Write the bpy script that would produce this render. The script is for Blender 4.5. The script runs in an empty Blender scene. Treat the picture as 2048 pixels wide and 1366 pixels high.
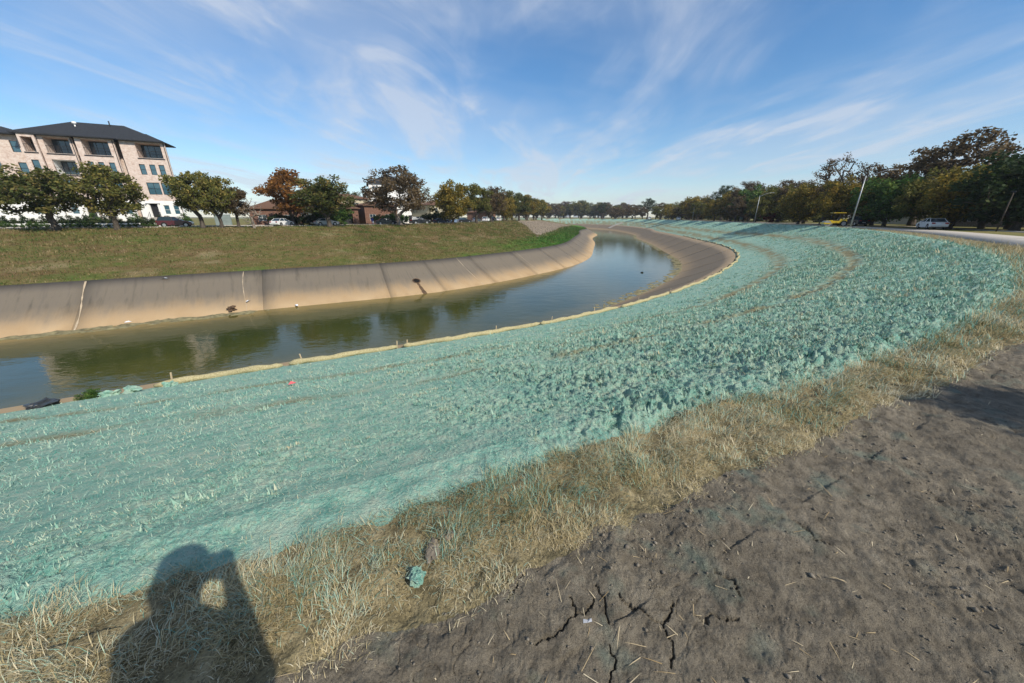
import bpy, bmesh, math, random
import numpy as np
from mathutils import Vector, Matrix
rng = np.random.default_rng(7)
random.seed(7)
sc = bpy.context.scene
COL = sc.collection

# ------------------------------------------------------------------ camera, sky, sun, exposure
PITCH = math.atan(249/700.0)
cam = bpy.data.cameras.new('camera_view'); camo = bpy.data.objects.new('camera_view', cam); COL.objects.link(camo)
cam.sensor_width = 36; cam.lens = 36*700/2048; cam.clip_start = 0.05; cam.clip_end = 20000
camo.location = (0, 0, 1.65); camo.rotation_euler = (math.pi/2-PITCH, 0, 0)
sc.camera = camo
SUN_EL = 39.3; SUN_DIR = Vector((.7355*math.cos(math.radians(SUN_EL)), -.6775*math.cos(math.radians(SUN_EL)), math.sin(math.radians(SUN_EL))))
sun = bpy.data.lights.new('sun', 'SUN'); sun.energy = 5.0; sun.angle = math.radians(.55); sun.color = (1, .93, .82)
suno = bpy.data.objects.new('sun', sun); COL.objects.link(suno); suno.location = (20, -20, 30)
suno.rotation_euler = SUN_DIR.to_track_quat('Z', 'Y').to_euler()
world = bpy.data.worlds.new('World'); sc.world = world; world.use_nodes = True
def build_world():
    nt = world.node_tree; N = nt.nodes; K = nt.links; N.clear()
    out = N.new('ShaderNodeOutputWorld'); bg = N.new('ShaderNodeBackground'); bg.inputs[1].default_value = .135
    sky = N.new('ShaderNodeTexSky'); sky.sky_type = 'NISHITA'; sky.sun_disc = False
    sky.sun_elevation = math.radians(SUN_EL); sky.sun_rotation = math.atan2(.7355, -.6775)
    sky.altitude = 0; sky.air_density = 1.0; sky.dust_density = .15; sky.ozone_density = 3.2
    tc = N.new('ShaderNodeTexCoord'); sp = N.new('ShaderNodeSeparateXYZ'); K.new(tc.outputs['Generated'], sp.inputs[0])
    def math_(op, a, b=None, c=None):
        m = N.new('ShaderNodeMath'); m.operation = op
        for i, v in enumerate((a, b, c)):
            if v is None: continue
            if isinstance(v, (int, float)): m.inputs[i].default_value = v
            else: K.new(v, m.inputs[i])
        return m.outputs[0]
    zz = math_('ADD', math_('MAXIMUM', sp.outputs[2], 0.0), .09)       # a cirrus sheet high above the ground
    cx = math_('DIVIDE', sp.outputs[0], zz); cy = math_('DIVIDE', sp.outputs[1], zz)
    cb = N.new('ShaderNodeCombineXYZ'); K.new(cx, cb.inputs[0]); K.new(cy, cb.inputs[1])
    def layer(rot, sx, sy, scale, detail, lo, hi, dist, seed):
        mp = N.new('ShaderNodeMapping'); mp.inputs['Rotation'].default_value = (0, 0, math.radians(rot)); mp.inputs['Scale'].default_value = (sx, sy, 1)
        mp.inputs['Location'].default_value = (seed, seed*.7, 0)
        K.new(cb.outputs[0], mp.inputs[0])
        nz = N.new('ShaderNodeTexNoise'); nz.inputs['Scale'].default_value = scale; nz.inputs['Detail'].default_value = detail
        nz.inputs['Roughness'].default_value = .58; nz.inputs['Distortion'].default_value = dist
        K.new(mp.outputs[0], nz.inputs['Vector'])
        mr = N.new('ShaderNodeMapRange'); mr.interpolation_type = 'SMOOTHSTEP'
        mr.inputs[1].default_value = lo; mr.inputs[2].default_value = hi
        K.new(nz.outputs[0], mr.inputs[0]); return mr.outputs[0]
    a = layer(48, 1.2, .42, 1.2, 9, .42, .82, 1.1, 3.1)
    b = layer(-28, 1.1, .45, 1.3, 10, .44, .84, 2.0, 17.7)
    big = layer(30, .7, .5, .8, 4, .32, .64, .9, 8.3)
    veil = math_('MULTIPLY', big, .27)
    wisp = math_('MULTIPLY', math_('ADD', math_('MULTIPLY', big, .8), .2), math_('ADD', math_('MULTIPLY', a, .80), math_('MULTIPLY', b, .68)))
    cl = math_('ADD', math_('MINIMUM', math_('ADD', veil, wisp), .66), .03)
    mix = N.new('ShaderNodeMixRGB'); hs = N.new('ShaderNodeHueSaturation'); hs.inputs['Saturation'].default_value = 1.3; K.new(sky.outputs[0], hs.inputs['Color']); K.new(cl, mix.inputs[0]); K.new(hs.outputs[0], mix.inputs[1]); mix.inputs[2].default_value = (4.7, 5.05, 5.7, 1)
    K.new(mix.outputs[0], bg.inputs[0]); K.new(bg.outputs[0], out.inputs[0])
build_world()
sc.view_settings.view_transform = 'Standard'; sc.view_settings.look = 'None'; sc.view_settings.exposure = .1; sc.view_settings.gamma = 1

# ------------------------------------------------------------------ helpers
def tag(o, label=None, cat=None, group=None, kind=None):
    if label: o['label'] = label
    if cat: o['category'] = cat
    if group: o['group'] = group
    if kind: o['kind'] = kind
    return o
def empty(name, loc, rz=0):
    o = bpy.data.objects.new(name, None); COL.objects.link(o); o.location = loc; o.rotation_euler = (0, 0, rz); o.empty_display_size = .2
    return o
def link(name, me, mat=None, parent=None):
    o = bpy.data.objects.new(name, me); COL.objects.link(o)
    if mat is not None:
        for m in (mat if isinstance(mat, (list, tuple)) else [mat]): me.materials.append(m)
    if parent is not None: o.parent = parent
    return o
def np_mesh(name, V, F, smooth=False, attrs=None, uv=None):
    """V (n,3) array, F (m,k) array of equal-size faces (or list of such arrays)"""
    me = bpy.data.meshes.new(name)
    Fs = F if isinstance(F, list) else [F]
    V = np.asarray(V, np.float32)
    me.vertices.add(len(V)); me.vertices.foreach_set('co', V.ravel())
    li = np.concatenate([f.ravel() for f in Fs]).astype(np.int32)
    tot = np.concatenate([np.full(len(f), f.shape[1], np.int32) for f in Fs])
    st = np.concatenate([[0], np.cumsum(tot)[:-1]]).astype(np.int32)
    me.loops.add(len(li)); me.loops.foreach_set('vertex_index', li)
    me.polygons.add(len(tot)); me.polygons.foreach_set('loop_start', st); me.polygons.foreach_set('loop_total', tot)
    if smooth: me.polygons.foreach_set('use_smooth', np.ones(len(tot), bool))
    if attrs:
        for k, a in attrs.items():
            at = me.attributes.new(k, 'FLOAT', 'POINT'); at.data.foreach_set('value', np.asarray(a, np.float32))
    if uv is not None:
        l = me.uv_layers.new(name='UVMap'); l.data.foreach_set('uv', np.asarray(uv, np.float32)[li].ravel())
    me.update(calc_edges=True); me.validate()
    return me
class MB:
    def __init__(s): s.bm = bmesh.new()
    def box(s, x0, x1, y0, y1, z0, z1, mi=0):
        v = [s.bm.verts.new(p) for p in ((x0,y0,z0),(x1,y0,z0),(x1,y1,z0),(x0,y1,z0),(x0,y0,z1),(x1,y0,z1),(x1,y1,z1),(x0,y1,z1))]
        for q in ((3,2,1,0),(4,5,6,7),(0,1,5,4),(1,2,6,5),(2,3,7,6),(3,0,4,7)):
            f = s.bm.faces.new([v[i] for i in q]); f.material_index = mi
        return s
    def poly_prism(s, pts, a0, a1, axis='y', mi=0):
        def P(p, a): return {'y': (p[0], a, p[1]), 'z': (p[0], p[1], a), 'x': (a, p[0], p[1])}[axis]
        A = [s.bm.verts.new(P(p, a0)) for p in pts]; B = [s.bm.verts.new(P(p, a1)) for p in pts]; n = len(pts)
        fs = [s.bm.faces.new(A), s.bm.faces.new(B[::-1])]
        for i in range(n): fs.append(s.bm.faces.new((A[i], B[i], B[(i+1) % n], A[(i+1) % n])))
        for f in fs: f.material_index = mi
        return s
    def tube(s, pts, radii, n=8, cap=True, mi=0):
        pts = [Vector(p) for p in pts]; rings = []
        radii = [float(radii)]*len(pts) if np.isscalar(radii) else [float(q) for q in radii]
        for i, p in enumerate(pts):
            t = (pts[min(i+1, len(pts)-1)]-pts[max(i-1, 0)]).normalized()
            u = t.cross(Vector((0, 0, 1)) if abs(t.z) < .9 else Vector((1, 0, 0))).normalized(); w = t.cross(u)
            rings.append([s.bm.verts.new(p+radii[i]*(math.cos(2*math.pi*k/n)*u+math.sin(2*math.pi*k/n)*w)) for k in range(n)])
        for a, b in zip(rings, rings[1:]):
            for k in range(n):
                f = s.bm.faces.new((a[k], a[(k+1) % n], b[(k+1) % n], b[k])); f.smooth = n > 5; f.material_index = mi
        if cap:
            s.bm.faces.new(rings[0][::-1]).material_index = mi; s.bm.faces.new(rings[-1]).material_index = mi
        return s
    def faces(s, verts, faces, mi=0):
        v = [s.bm.verts.new(p) for p in verts]
        for q in faces:
            f = s.bm.faces.new([v[i] for i in q]); f.material_index = mi
        return s
    def bevel(s, w, seg=1):
        bmesh.ops.bevel(s.bm, geom=[e for e in s.bm.edges], offset=w, segments=seg, affect='EDGES', profile=.6); return s
    def build(s, name, mat, parent=None, norm=True):
        if norm: bmesh.ops.recalc_face_normals(s.bm, faces=s.bm.faces[:])
        me = bpy.data.meshes.new(name); s.bm.to_mesh(me); s.bm.free(); return link(name, me, mat, parent)
def kids(o): return [c for c in bpy.data.objects if c.parent == o]
def copy_tree(o, parent=None, ch=None):
    c = o.copy(); COL.objects.link(c); c.parent = parent
    for k in (ch if ch is not None else o.children): copy_tree(k, c)
    return c

# perlin noise on arrays
_perm = np.random.default_rng(3).permutation(256); _perm = np.concatenate([_perm, _perm, _perm])
_ga = np.random.default_rng(4).uniform(0, 2*np.pi, 256); _gx, _gy = np.cos(_ga), np.sin(_ga)
def perlin(x, y):
    xi = np.floor(x).astype(int); yi = np.floor(y).astype(int); xf = x-xi; yf = y-yi; xi &= 255; yi &= 255
    u = xf**3*(xf*(xf*6-15)+10); v = yf**3*(yf*(yf*6-15)+10)
    def g(a, b, dx, dy):
        h = _perm[_perm[a]+b]; return _gx[h]*dx+_gy[h]*dy
    n0 = g(xi, yi, xf, yf); n1 = g(xi+1, yi, xf-1, yf); n2 = g(xi, yi+1, xf, yf-1); n3 = g(xi+1, yi+1, xf-1, yf-1)
    a = n0+u*(n1-n0); b = n2+u*(n3-n2); return 1.5*(a+v*(b-a))
def fbm(x, y, f, o=3, g=.5):
    r = np.zeros_like(x, dtype=float); a = 1.
    for i in range(o): r += a*perlin(x*f+i*17.3, y*f+i*9.1); f *= 2.03; a *= g
    return r

# ------------------------------------------------------------------ materials
def M(name, nodes):
    m = bpy.data.materials.new(name); m.use_nodes = True; nt = m.node_tree; nodes(nt, nt.nodes['Principled BSDF']); return m
def nnode(nt, t, **kw):
    n = nt.nodes.new(t)
    for k, v in kw.items():
        if k in n.inputs.keys() if hasattr(n.inputs, 'keys') else False: n.inputs[k].default_value = v
        else: setattr(n, k, v)
    return n
def noise(nt, scale, detail=4, rough=.55, vec=None, stretch=None, dist=0):
    n = nt.nodes.new('ShaderNodeTexNoise'); n.inputs['Scale'].default_value = scale; n.inputs['Detail'].default_value = detail
    n.inputs['Roughness'].default_value = rough; n.inputs['Distortion'].default_value = dist
    if vec is None:
        tc = nt.nodes.new('ShaderNodeTexCoord'); vec = tc.outputs['Object']
    if stretch:
        mp = nt.nodes.new('ShaderNodeMapping'); mp.inputs['Scale'].default_value = stretch; nt.links.new(vec, mp.inputs[0]); vec = mp.outputs[0]
    nt.links.new(vec, n.inputs['Vector']); return n.outputs[0]
def ramp(nt, fac, stops, interp='LINEAR'):
    r = nt.nodes.new('ShaderNodeValToRGB'); r.color_ramp.interpolation = interp; e = r.color_ramp.elements
    while len(e) < len(stops): e.new(.5)
    for i, (p, c) in enumerate(stops):
        e[i].position = p; e[i].color = (c, c, c, 1) if isinstance(c, (int, float)) else (*c, 1)
    nt.links.new(fac, r.inputs[0]); return r.outputs[0]
def mixc(nt, fac, a, b, mode='MIX'):
    m = nt.nodes.new('ShaderNodeMixRGB'); m.blend_type = mode
    for i, v in enumerate((fac, a, b)):
        if isinstance(v, (int, float)): m.inputs[i].default_value = v if i == 0 else (v, v, v, 1)
        elif isinstance(v, tuple): m.inputs[i].default_value = (*v, 1)
        else: nt.links.new(v, m.inputs[i])
    return m.outputs[0]
def attr(nt, name):
    a = nt.nodes.new('ShaderNodeAttribute'); a.attribute_name = name; return a.outputs['Fac']
def bump(nt, h, strength, dist, prev=None):
    b = nt.nodes.new('ShaderNodeBump'); b.inputs['Strength'].default_value = strength; b.inputs['Distance'].default_value = dist
    nt.links.new(h, b.inputs['Height'])
    if prev is not None: nt.links.new(prev, b.inputs['Normal'])
    return b.outputs[0]
def setc(nt, b, col, rough=.9, normal=None, spec=.2):
    if isinstance(col, tuple): b.inputs['Base Color'].default_value = (*col, 1)
    else: nt.links.new(col, b.inputs['Base Color'])
    if isinstance(rough, (int, float)): b.inputs['Roughness'].default_value = rough
    else: nt.links.new(rough, b.inputs['Roughness'])
    b.inputs['Specular IOR Level'].default_value = spec
    if normal is not None: nt.links.new(normal, b.inputs['Normal'])
def plain(name, col, rough=.6, spec=.3, var=.12, scale=3., metal=0):
    def f(nt, b):
        n = noise(nt, scale, 4); lo = tuple(c*(1-var) for c in col); hi = tuple(min(1, c*(1+var)) for c in col)
        setc(nt, b, ramp(nt, n, [(.3, lo), (.7, hi)]), rough, None, spec); b.inputs['Metallic'].default_value = metal
    return M(name, f)
MT = {}
def mulch_mat(nt, b):
    big = noise(nt, .35, 4); mid = noise(nt, 5, 5, .65); fine = noise(nt, 45, 4, .7); fib = noise(nt, 120, 3, .7, stretch=(1, .35, 1))
    c = ramp(nt, mid, [(.30, (.11, .29, .23)), (.46, (.235, .425, .335)), (.60, (.36, .49, .38)), (.75, (.48, .52, .39))])
    c = mixc(nt, ramp(nt, fine, [(.50, 0.), (.68, .75)]), c, (.46, .48, .36))
    c = mixc(nt, ramp(nt, fib, [(.62, 0.), (.74, .6)]), c, (.40, .33, .20))
    c = mixc(nt, ramp(nt, fine, [(.29, .75), (.39, 0.)]), c, (.045, .17, .14)); c = mixc(nt, ramp(nt, noise(nt, 28, 5, .75), [(.60, 0.), (.70, .55)]), c, (.40, .34, .215))
    c = mixc(nt, ramp(nt, big, [(.40, 0.), (.70, .25)]), c, (.09, .31, .26))
    t = attr(nt, 'trk'); tn = noise(nt, 14, 4, .7)
    m = nt.nodes.new('ShaderNodeMath'); m.operation = 'MULTIPLY'; nt.links.new(t, m.inputs[0]); nt.links.new(ramp(nt, tn, [(.34, .45), (.52, 1.)]), m.inputs[1])
    c = mixc(nt, m.outputs[0], c, ramp(nt, fine, [(.3, (.13, .10, .045)), (.7, (.31, .24, .115))]))
    nrm = bump(nt, fine, 1., .028, bump(nt, fib, .8, .008)); setc(nt, b, c, .95, nrm, .1)
MT['mulch'] = M('hydromulch', mulch_mat)
def blade_mat(stops, transl=.25):
    def f(nt, b):
        c = ramp(nt, attr(nt, 'rnd'), stops); setc(nt, b, c, .75, None, .2)
        tr = nt.nodes.new('ShaderNodeBsdfTranslucent'); nt.links.new(c, tr.inputs[0]); mx = nt.nodes.new('ShaderNodeMixShader'); mx.inputs[0].default_value = transl
        o = nt.nodes['Material Output']; nt.links.new(b.outputs[0], mx.inputs[1]); nt.links.new(tr.outputs[0], mx.inputs[2]); nt.links.new(mx.outputs[0], o.inputs[0])
    return f
MT['mulch_blade'] = M('mulched_stubble', blade_mat([(0, (.075, .24, .19)), (.35, (.19, .37, .285)), (.6, (.33, .46, .35)), (.85, (.46, .50, .37)), (1, (.46, .40, .25))], .1))
MT['dry_blade'] = M('dry_grass_blade', blade_mat([(0, (.13, .135, .05)), (.2, (.25, .215, .095)), (.5, (.43, .345, .18)), (.8, (.58, .485, .29)), (1, (.68, .61, .43))], .25))
MT['bank_blade'] = M('bank_grass_blade', blade_mat([(0, (.04, .105, .016)), (.35, (.085, .125, .028)), (.6, (.15, .13, .045)), (.8, (.19, .125, .055)), (1, (.32, .25, .13))], .2))
MT['straw'] = M('loose_straw', blade_mat([(0, (.30, .21, .10)), (.5, (.48, .37, .21)), (1, (.62, .53, .36))], .1))
def dryground(nt, b):
    n = noise(nt, 7, 5, .65); f = noise(nt, 70, 4, .7)
    c = ramp(nt, n, [(.3, (.12, .10, .055)), (.5, (.25, .205, .11)), (.7, (.38, .315, .185))]); c = mixc(nt, ramp(nt, f, [(.35, .7), (.5, 0.)]), c, (.05, .045, .03))
    setc(nt, b, c, .95, bump(nt, f, .9, .02), .1)
MT['dryground'] = M('dry_thatch', dryground)
def dirt(nt, b):
    n = noise(nt, 1.1, 5, .6); m_ = noise(nt, 11, 6, .68); f = noise(nt, 85, 5, .75); k = noise(nt, 3.5, 3)
    c = ramp(nt, m_, [(.28, (.10, .085, .062)), (.45, (.245, .21, .155)), (.6, (.33, .285, .212)), (.78, (.44, .385, .29))])
    c = mixc(nt, ramp(nt, n, [(.35, .55), (.6, 0.)]), c, (.15, .128, .096))
    c = mixc(nt, ramp(nt, f, [(.30, .8), (.42, 0.)]), c, (.03, .026, .02))
    c = mixc(nt, ramp(nt, f, [(.66, 0.), (.78, .55)]), c, (.30, .265, .215))
    gm = nt.nodes.new('ShaderNodeMath'); gm.operation = 'MULTIPLY'; nt.links.new(ramp(nt, k, [(.56, 0.), (.72, .55)]), gm.inputs[0]); nt.links.new(attr(nt, 'spray'), gm.inputs[1])
    c = mixc(nt, gm.outputs[0], c, (.15, .27, .225))
    f2 = noise(nt, 260, 3, .7); c = mixc(nt, ramp(nt, f2, [(.34, .7), (.47, 0.)]), c, (.05, .042, .03)); setc(nt, b, c, .92, bump(nt, f2, 1., .007, bump(nt, f, 1., .022, bump(nt, m_, .9, .04))), .15)
MT['dirt'] = M('cracked_dirt', dirt)
def lawn(nt, b):
    n = noise(nt, .25, 4); m_ = noise(nt, 2.5, 5, .7)
    c = ramp(nt, n, [(.35, (.12, .14, .04)), (.5, (.19, .165, .06)), (.68, (.26, .19, .085))]); c = mixc(nt, ramp(nt, m_, [(.4, .5), (.55, 0.)]), c, (.06, .08, .02))
    setc(nt, b, c, .95, bump(nt, m_, .8, .12), .1)
MT['lawn'] = M('verge_grass', lawn)
def bank(nt, b):
    n = noise(nt, .09, 4, .6); m_ = noise(nt, .9, 6, .7); f = noise(nt, 7, 4, .7); st = noise(nt, .5, 4, .6, stretch=(.35, .35, 6))
    c = ramp(nt, m_, [(.28, (.045, .068, .016)), (.45, (.105, .108, .03)), (.6, (.165, .128, .05)), (.75, (.24, .175, .085))])
    c = mixc(nt, ramp(nt, n, [(.46, 0.), (.64, .6)]), c, (.095, .135, .026))
    c = mixc(nt, ramp(nt, st, [(.42, 0.), (.62, .7)]), c, (.155, .092, .045))
    c = mixc(nt, ramp(nt, noise(nt, .16, 3, .5), [(.58, 0.), (.70, .6)]), c, (.30, .235, .13)); c = mixc(nt, attr(nt, 'grn'), c, ramp(nt, f, [(.3, (.035, .115, .012)), (.7, (.10, .24, .03))]))
    c = mixc(nt, ramp(nt, f, [(.28, .6), (.45, 0.)]), c, (.035, .04, .015))
    setc(nt, b, c, .95, bump(nt, f, .9, .12, bump(nt, m_, .5, .35)), .1)
MT['bank'] = M('bank_grass', bank)
def gravel(nt, b):
    f = noise(nt, 3.5, 5, .7); n = noise(nt, .3, 3)
    c = ramp(nt, f, [(.3, (.13, .105, .075)), (.5, (.26, .21, .155)), (.7, (.38, .32, .25))]); c = mixc(nt, ramp(nt, n, [(.4, 0.), (.7, .4)]), c, (.20, .15, .10))
    setc(nt, b, c, .95, bump(nt, f, 1., .25), .1)
MT['gravel'] = M('rubble_soil', gravel)
MT['bed'] = plain('channel_silt', (.10, .085, .045), .9, .1)
def concrete_lining(nt, b, warm):
    uv = nt.nodes.new('ShaderNodeUVMap').outputs[0]
    st = noise(nt, 1.0, 5, .65, uv, (1.5, .16, 1)); st2 = noise(nt, 1.0, 4, .6, uv, (.35, .22, 1)); f = noise(nt, 9, 5, .7, uv); sp = nt.nodes.new('ShaderNodeSeparateXYZ'); nt.links.new(uv, sp.inputs[0])
    t = sp.outputs[1]            # metres up the slope
    low = ramp(nt, st2, [(.3, (.33, .225, .12)), (.7, (.44, .315, .18))]); up = ramp(nt, st, [(.3, (.095, .082, .064)), (.5, (.165, .138, .103)), (.7, (.25, .205, .15))])
    mr = nt.nodes.new('ShaderNodeMapRange'); mr.interpolation_type = 'SMOOTHSTEP'; mr.inputs[1].default_value = 1.9 if not warm else 1.2; mr.inputs[2].default_value = 5.4 if not warm else 5.
    ad = nt.nodes.new('ShaderNodeMath'); ad.operation = 'MULTIPLY_ADD'; nt.links.new(st2, ad.inputs[0]); ad.inputs[1].default_value = 3.2
    sb = nt.nodes.new('ShaderNodeMath'); sb.operation = 'SUBTRACT'; nt.links.new(t, sb.inputs[0]); sb.inputs[1].default_value = 1.6
    nt.links.new(sb.outputs[0], ad.inputs[2]); nt.links.new(ad.outputs[0], mr.inputs[0])
    c = mixc(nt, mr.outputs[0], low, up)
    dk = nt.nodes.new('ShaderNodeMath'); dk.operation = 'MULTIPLY'; nt.links.new(ramp(nt, st, [(.46, 0.), (.62, .62)]), dk.inputs[0]); nt.links.new(mr.outputs[0], dk.inputs[1])
    c = mixc(nt, dk.outputs[0], c, (.085, .075, .062))
    wl = ramp(nt, t, [(.0, .85), (.10, 0.)]); c = mixc(nt, wl, c, (.14, .12, .075))
    if warm: c = mixc(nt, .35, c, (.33, .24, .145))
    c = mixc(nt, ramp(nt, f, [(.62, 0.), (.8, .25)]), c, (.42, .35, .26))
    setc(nt, b, c, .88, bump(nt, f, .35, .02), .2)
MT['lining'] = M('lining_concrete', lambda nt, b: concrete_lining(nt, b, False))
MT['lining_b'] = M('lining_concrete_stained', lambda nt, b: concrete_lining(nt, b, True))
MT['joint'] = plain('joint_patch', (.40, .32, .22), .9, .1, .2, 4)
def water(nt, b):
    n = noise(nt, .5, 3, .5, stretch=(1, 1.6, 1)); r = noise(nt, 3.2, 3, .5, stretch=(.7, 1.7, 1)); big = noise(nt, .12, 3)
    c = ramp(nt, big, [(.35, (.034, .046, .013)), (.65, (.056, .062, .016))]); sm = nt.nodes.new('ShaderNodeMath'); sm.operation = 'MULTIPLY'; nt.links.new(attr(nt, 'shallow'), sm.inputs[0]); nt.links.new(ramp(nt, noise(nt, .6, 4), [(.3, .45), (.6, 1.)]), sm.inputs[1]); c = mixc(nt, sm.outputs[0], c, (.17, .125, .03))
    nb = bump(nt, r, .10, .05, bump(nt, n, .10, .22))
    setc(nt, b, c, .025, nb, .5); b.inputs['IOR'].default_value = 1.333
MT['water'] = M('bayou_water', water)
MT['silt'] = plain('algae_silt', (.19, .165, .085), .8, .25, .45, 2.5)
def roadm(nt, b):
    n = noise(nt, .4, 4); f = noise(nt, 14, 4, .7)
    c = ramp(nt, n, [(.3, (.30, .275, .24)), (.7, (.40, .37, .325))]); c = mixc(nt, ramp(nt, f, [(.35, .35), (.5, 0.)]), c, (.2, .18, .155))
    setc(nt, b, c, .85, bump(nt, f, .3, .01), .2)
MT['road'] = M('road_concrete', roadm)
MT['wattle'] = M('straw_wattle', lambda nt, b: setc(nt, b, ramp(nt, noise(nt, 22, 5, .7), [(.3, (.20, .17, .085)), (.5, (.40, .345, .19)), (.7, (.52, .47, .29))]), .95, bump(nt, noise(nt, 50, 4, .7), 1., .02), .1))
MT['stake'] = plain('stake_wood', (.52, .41, .26), .8, .15, .2, 12)
MT['bark'] = M('bark', lambda nt, b: setc(nt, b, ramp(nt, noise(nt, 4, 5, .7, stretch=(1, 1, .25)), [(.3, (.035, .028, .02)), (.7, (.12, .10, .08))]), .95, None, .1))
MT['palebark'] = plain('pale_bark', (.24, .20, .16), .9, .1, .3, 4)
def leafm(name, stops, tr=.38): MT[name] = M(name, blade_mat(stops, tr))
leafm('leaf_oak', [(0, (0.032, 0.046, 0.012)), (.45, (0.084, 0.102, 0.026)), (.72, (0.165, 0.148, 0.043)), (1, (0.296, 0.209, 0.070))])
leafm('leaf_olive', [(0, (0.052, 0.070, 0.017)), (.5, (0.148, 0.148, 0.035)), (1, (0.365, 0.270, 0.078))])
leafm('leaf_orange', [(0, (0.072, 0.036, 0.012)), (.5, (0.246, 0.109, 0.029)), (.85, (0.334, 0.167, 0.039)), (1, (0.493, 0.319, 0.058))])
leafm('leaf_gold', [(0, (0.058, 0.065, 0.014)), (.4, (0.174, 0.145, 0.029)), (.8, (0.348, 0.232, 0.041)), (1, (0.464, 0.319, 0.058))])
leafm('leaf_brown', [(0, (0.041, 0.030, 0.017)), (.5, (0.131, 0.090, 0.043)), (1, (0.261, 0.189, 0.102))])
leafm('leaf_green', [(0, (0.023, 0.059, 0.013)), (.5, (0.068, 0.138, 0.028)), (1, (0.196, 0.264, 0.059))])
leafm('leaf_dark', [(0, (0.013, 0.028, 0.012)), (.6, (0.039, 0.065, 0.022)), (1, (0.117, 0.138, 0.043))])
leafm('leaf_red', [(0, (.09, .012, .01)), (.6, (.22, .035, .025)), (1, (.32, .09, .04))])
MT['hedge'] = MT['leaf_green']
def brick(nt, b):
    br = nt.nodes.new('ShaderNodeTexBrick'); tc = nt.nodes.new('ShaderNodeTexCoord')
    mp = nt.nodes.new('ShaderNodeMapping'); mp.inputs['Rotation'].default_value = (math.pi/2, 0, 0); nt.links.new(tc.outputs['Object'], mp.inputs[0]); nt.links.new(mp.outputs[0], br.inputs['Vector'])
    br.inputs['Scale'].default_value = 1; br.inputs['Brick Width'].default_value = .26; br.inputs['Row Height'].default_value = .09; br.inputs['Mortar Size'].default_value = .012
    br.inputs['Color1'].default_value = (.45, .31, .24, 1); br.inputs['Color2'].default_value = (.62, .48, .40, 1); br.inputs['Mortar'].default_value = (.56, .49, .43, 1)
    n = noise(nt, 2.2, 5, .7); c = mixc(nt, ramp(nt, n, [(.42, 0.), (.66, .8)]), br.outputs[0], (.66, .57, .50)); c = mixc(nt, ramp(nt, n, [(.3, .5), (.42, 0.)]), c, (.27, .16, .125))
    setc(nt, b, c, .9, None, .15)
MT['brick'] = M('blush_brick', brick)
MT['redbrick'] = plain('red_brick', (.17, .095, .068), .9, .1, .3, 3)
MT['stucco'] = plain('white_stucco', (.78, .77, .73), .85, .2, .05)
MT['cream'] = plain('cream_stucco', (.45, .40, .28), .85, .2, .1)
MT['shingle'] = M('dark_shingle', lambda nt, b: setc(nt, b, ramp(nt, noise(nt, 5, 5, .7), [(.3, (.014, .016, .019)), (.7, (.038, .042, .048))]), .85, None, .25))
MT['brownroof'] = plain('brown_shingle', (.13, .075, .05), .9, .1, .2)
MT['black'] = plain('black_metal', (.015, .015, .017), .5, .4)
MT['steel'] = plain('galvanised_steel', (.36, .37, .37), .45, .4, .1, 5, .5)
def glassm(nt, b): setc(nt, b, (.025, .045, .06), .06, None, .8)
MT['glass'] = M('window_glass', glassm)
MT['blueglass'] = M('blue_window_glass', lambda nt, b: setc(nt, b, (.045, .105, .135), .08, None, .9))
def paint(name, col): MT[name] = M(name, lambda nt, b: (setc(nt, b, col, .3, None, .5), setattr(b.inputs['Coat Weight'], 'default_value', .5)))
for n_, c_ in dict(p_red=(.07, .008, .014), p_white=(.75, .75, .74), p_silver=(.42, .42, .41), p_black=(.012, .013, .016), p_navy=(.012, .016, .04), p_blue=(.16, .22, .32), p_yellow=(.62, .42, .02), p_teal=(.03, .14, .17)).items(): paint(n_, c_)
MT['tyre'] = plain('tyre_rubber', (.016, .016, .016), .85, .2)
MT['rim'] = plain('wheel_rim', (.4, .4, .4), .35, .5, .05, 3, .7)
MT['lamp_red'] = plain('tail_lamp', (.35, .015, .012), .3, .5)
MT['lamp_white'] = plain('head_lamp', (.7, .7, .68), .2, .5)
MT['skin'] = plain('skin', (.45, .27, .19), .6, .3); MT['blue_cloth'] = plain('blue_cloth', (.02, .035, .22), .9, .1); MT['white_bag'] = plain('white_bag', (.75, .74, .72), .7, .2)
MT['jacket'] = plain('dark_jacket', (.03, .032, .04), .9, .1); MT['hair'] = plain('dark_hair', (.02, .015, .01), .7, .2)
MT['rock'] = M('clod', lambda nt, b: setc(nt, b, ramp(nt, noise(nt, 9, 5, .7), [(.3, (.10, .085, .065)), (.7, (.27, .235, .185))]), .95, bump(nt, noise(nt, 40, 4), .8, .01), .1))
MT['stone'] = plain('stone', (.25, .21, .16), .95, .1, .4, 5)
MT['plastic'] = plain('white_plastic', (.72, .73, .74), .4, .4, .05)
MT['darkplastic'] = plain('dark_sheet', (.03, .033, .035), .35, .5, .3, 6)
MT['shade_snag'] = plain('pipe_shade_and_snag', (.012, .011, .01), .9, .1)  # near-black: painted shade of the drain pipe, and the snag's own dark tone
MT['stain'] = plain('rust_stain', (.10, .065, .04), .9, .1, .3, 3)
MT['tower'] = plain('tower_concrete', (.35, .36, .38), .7, .3); MT['signred'] = plain('pink_plastic', (.6, .12, .13), .5, .3)
MT['panel'] = plain('green_grey_panel', (.18, .22, .21), .6, .3, .15, 1.5)

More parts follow.
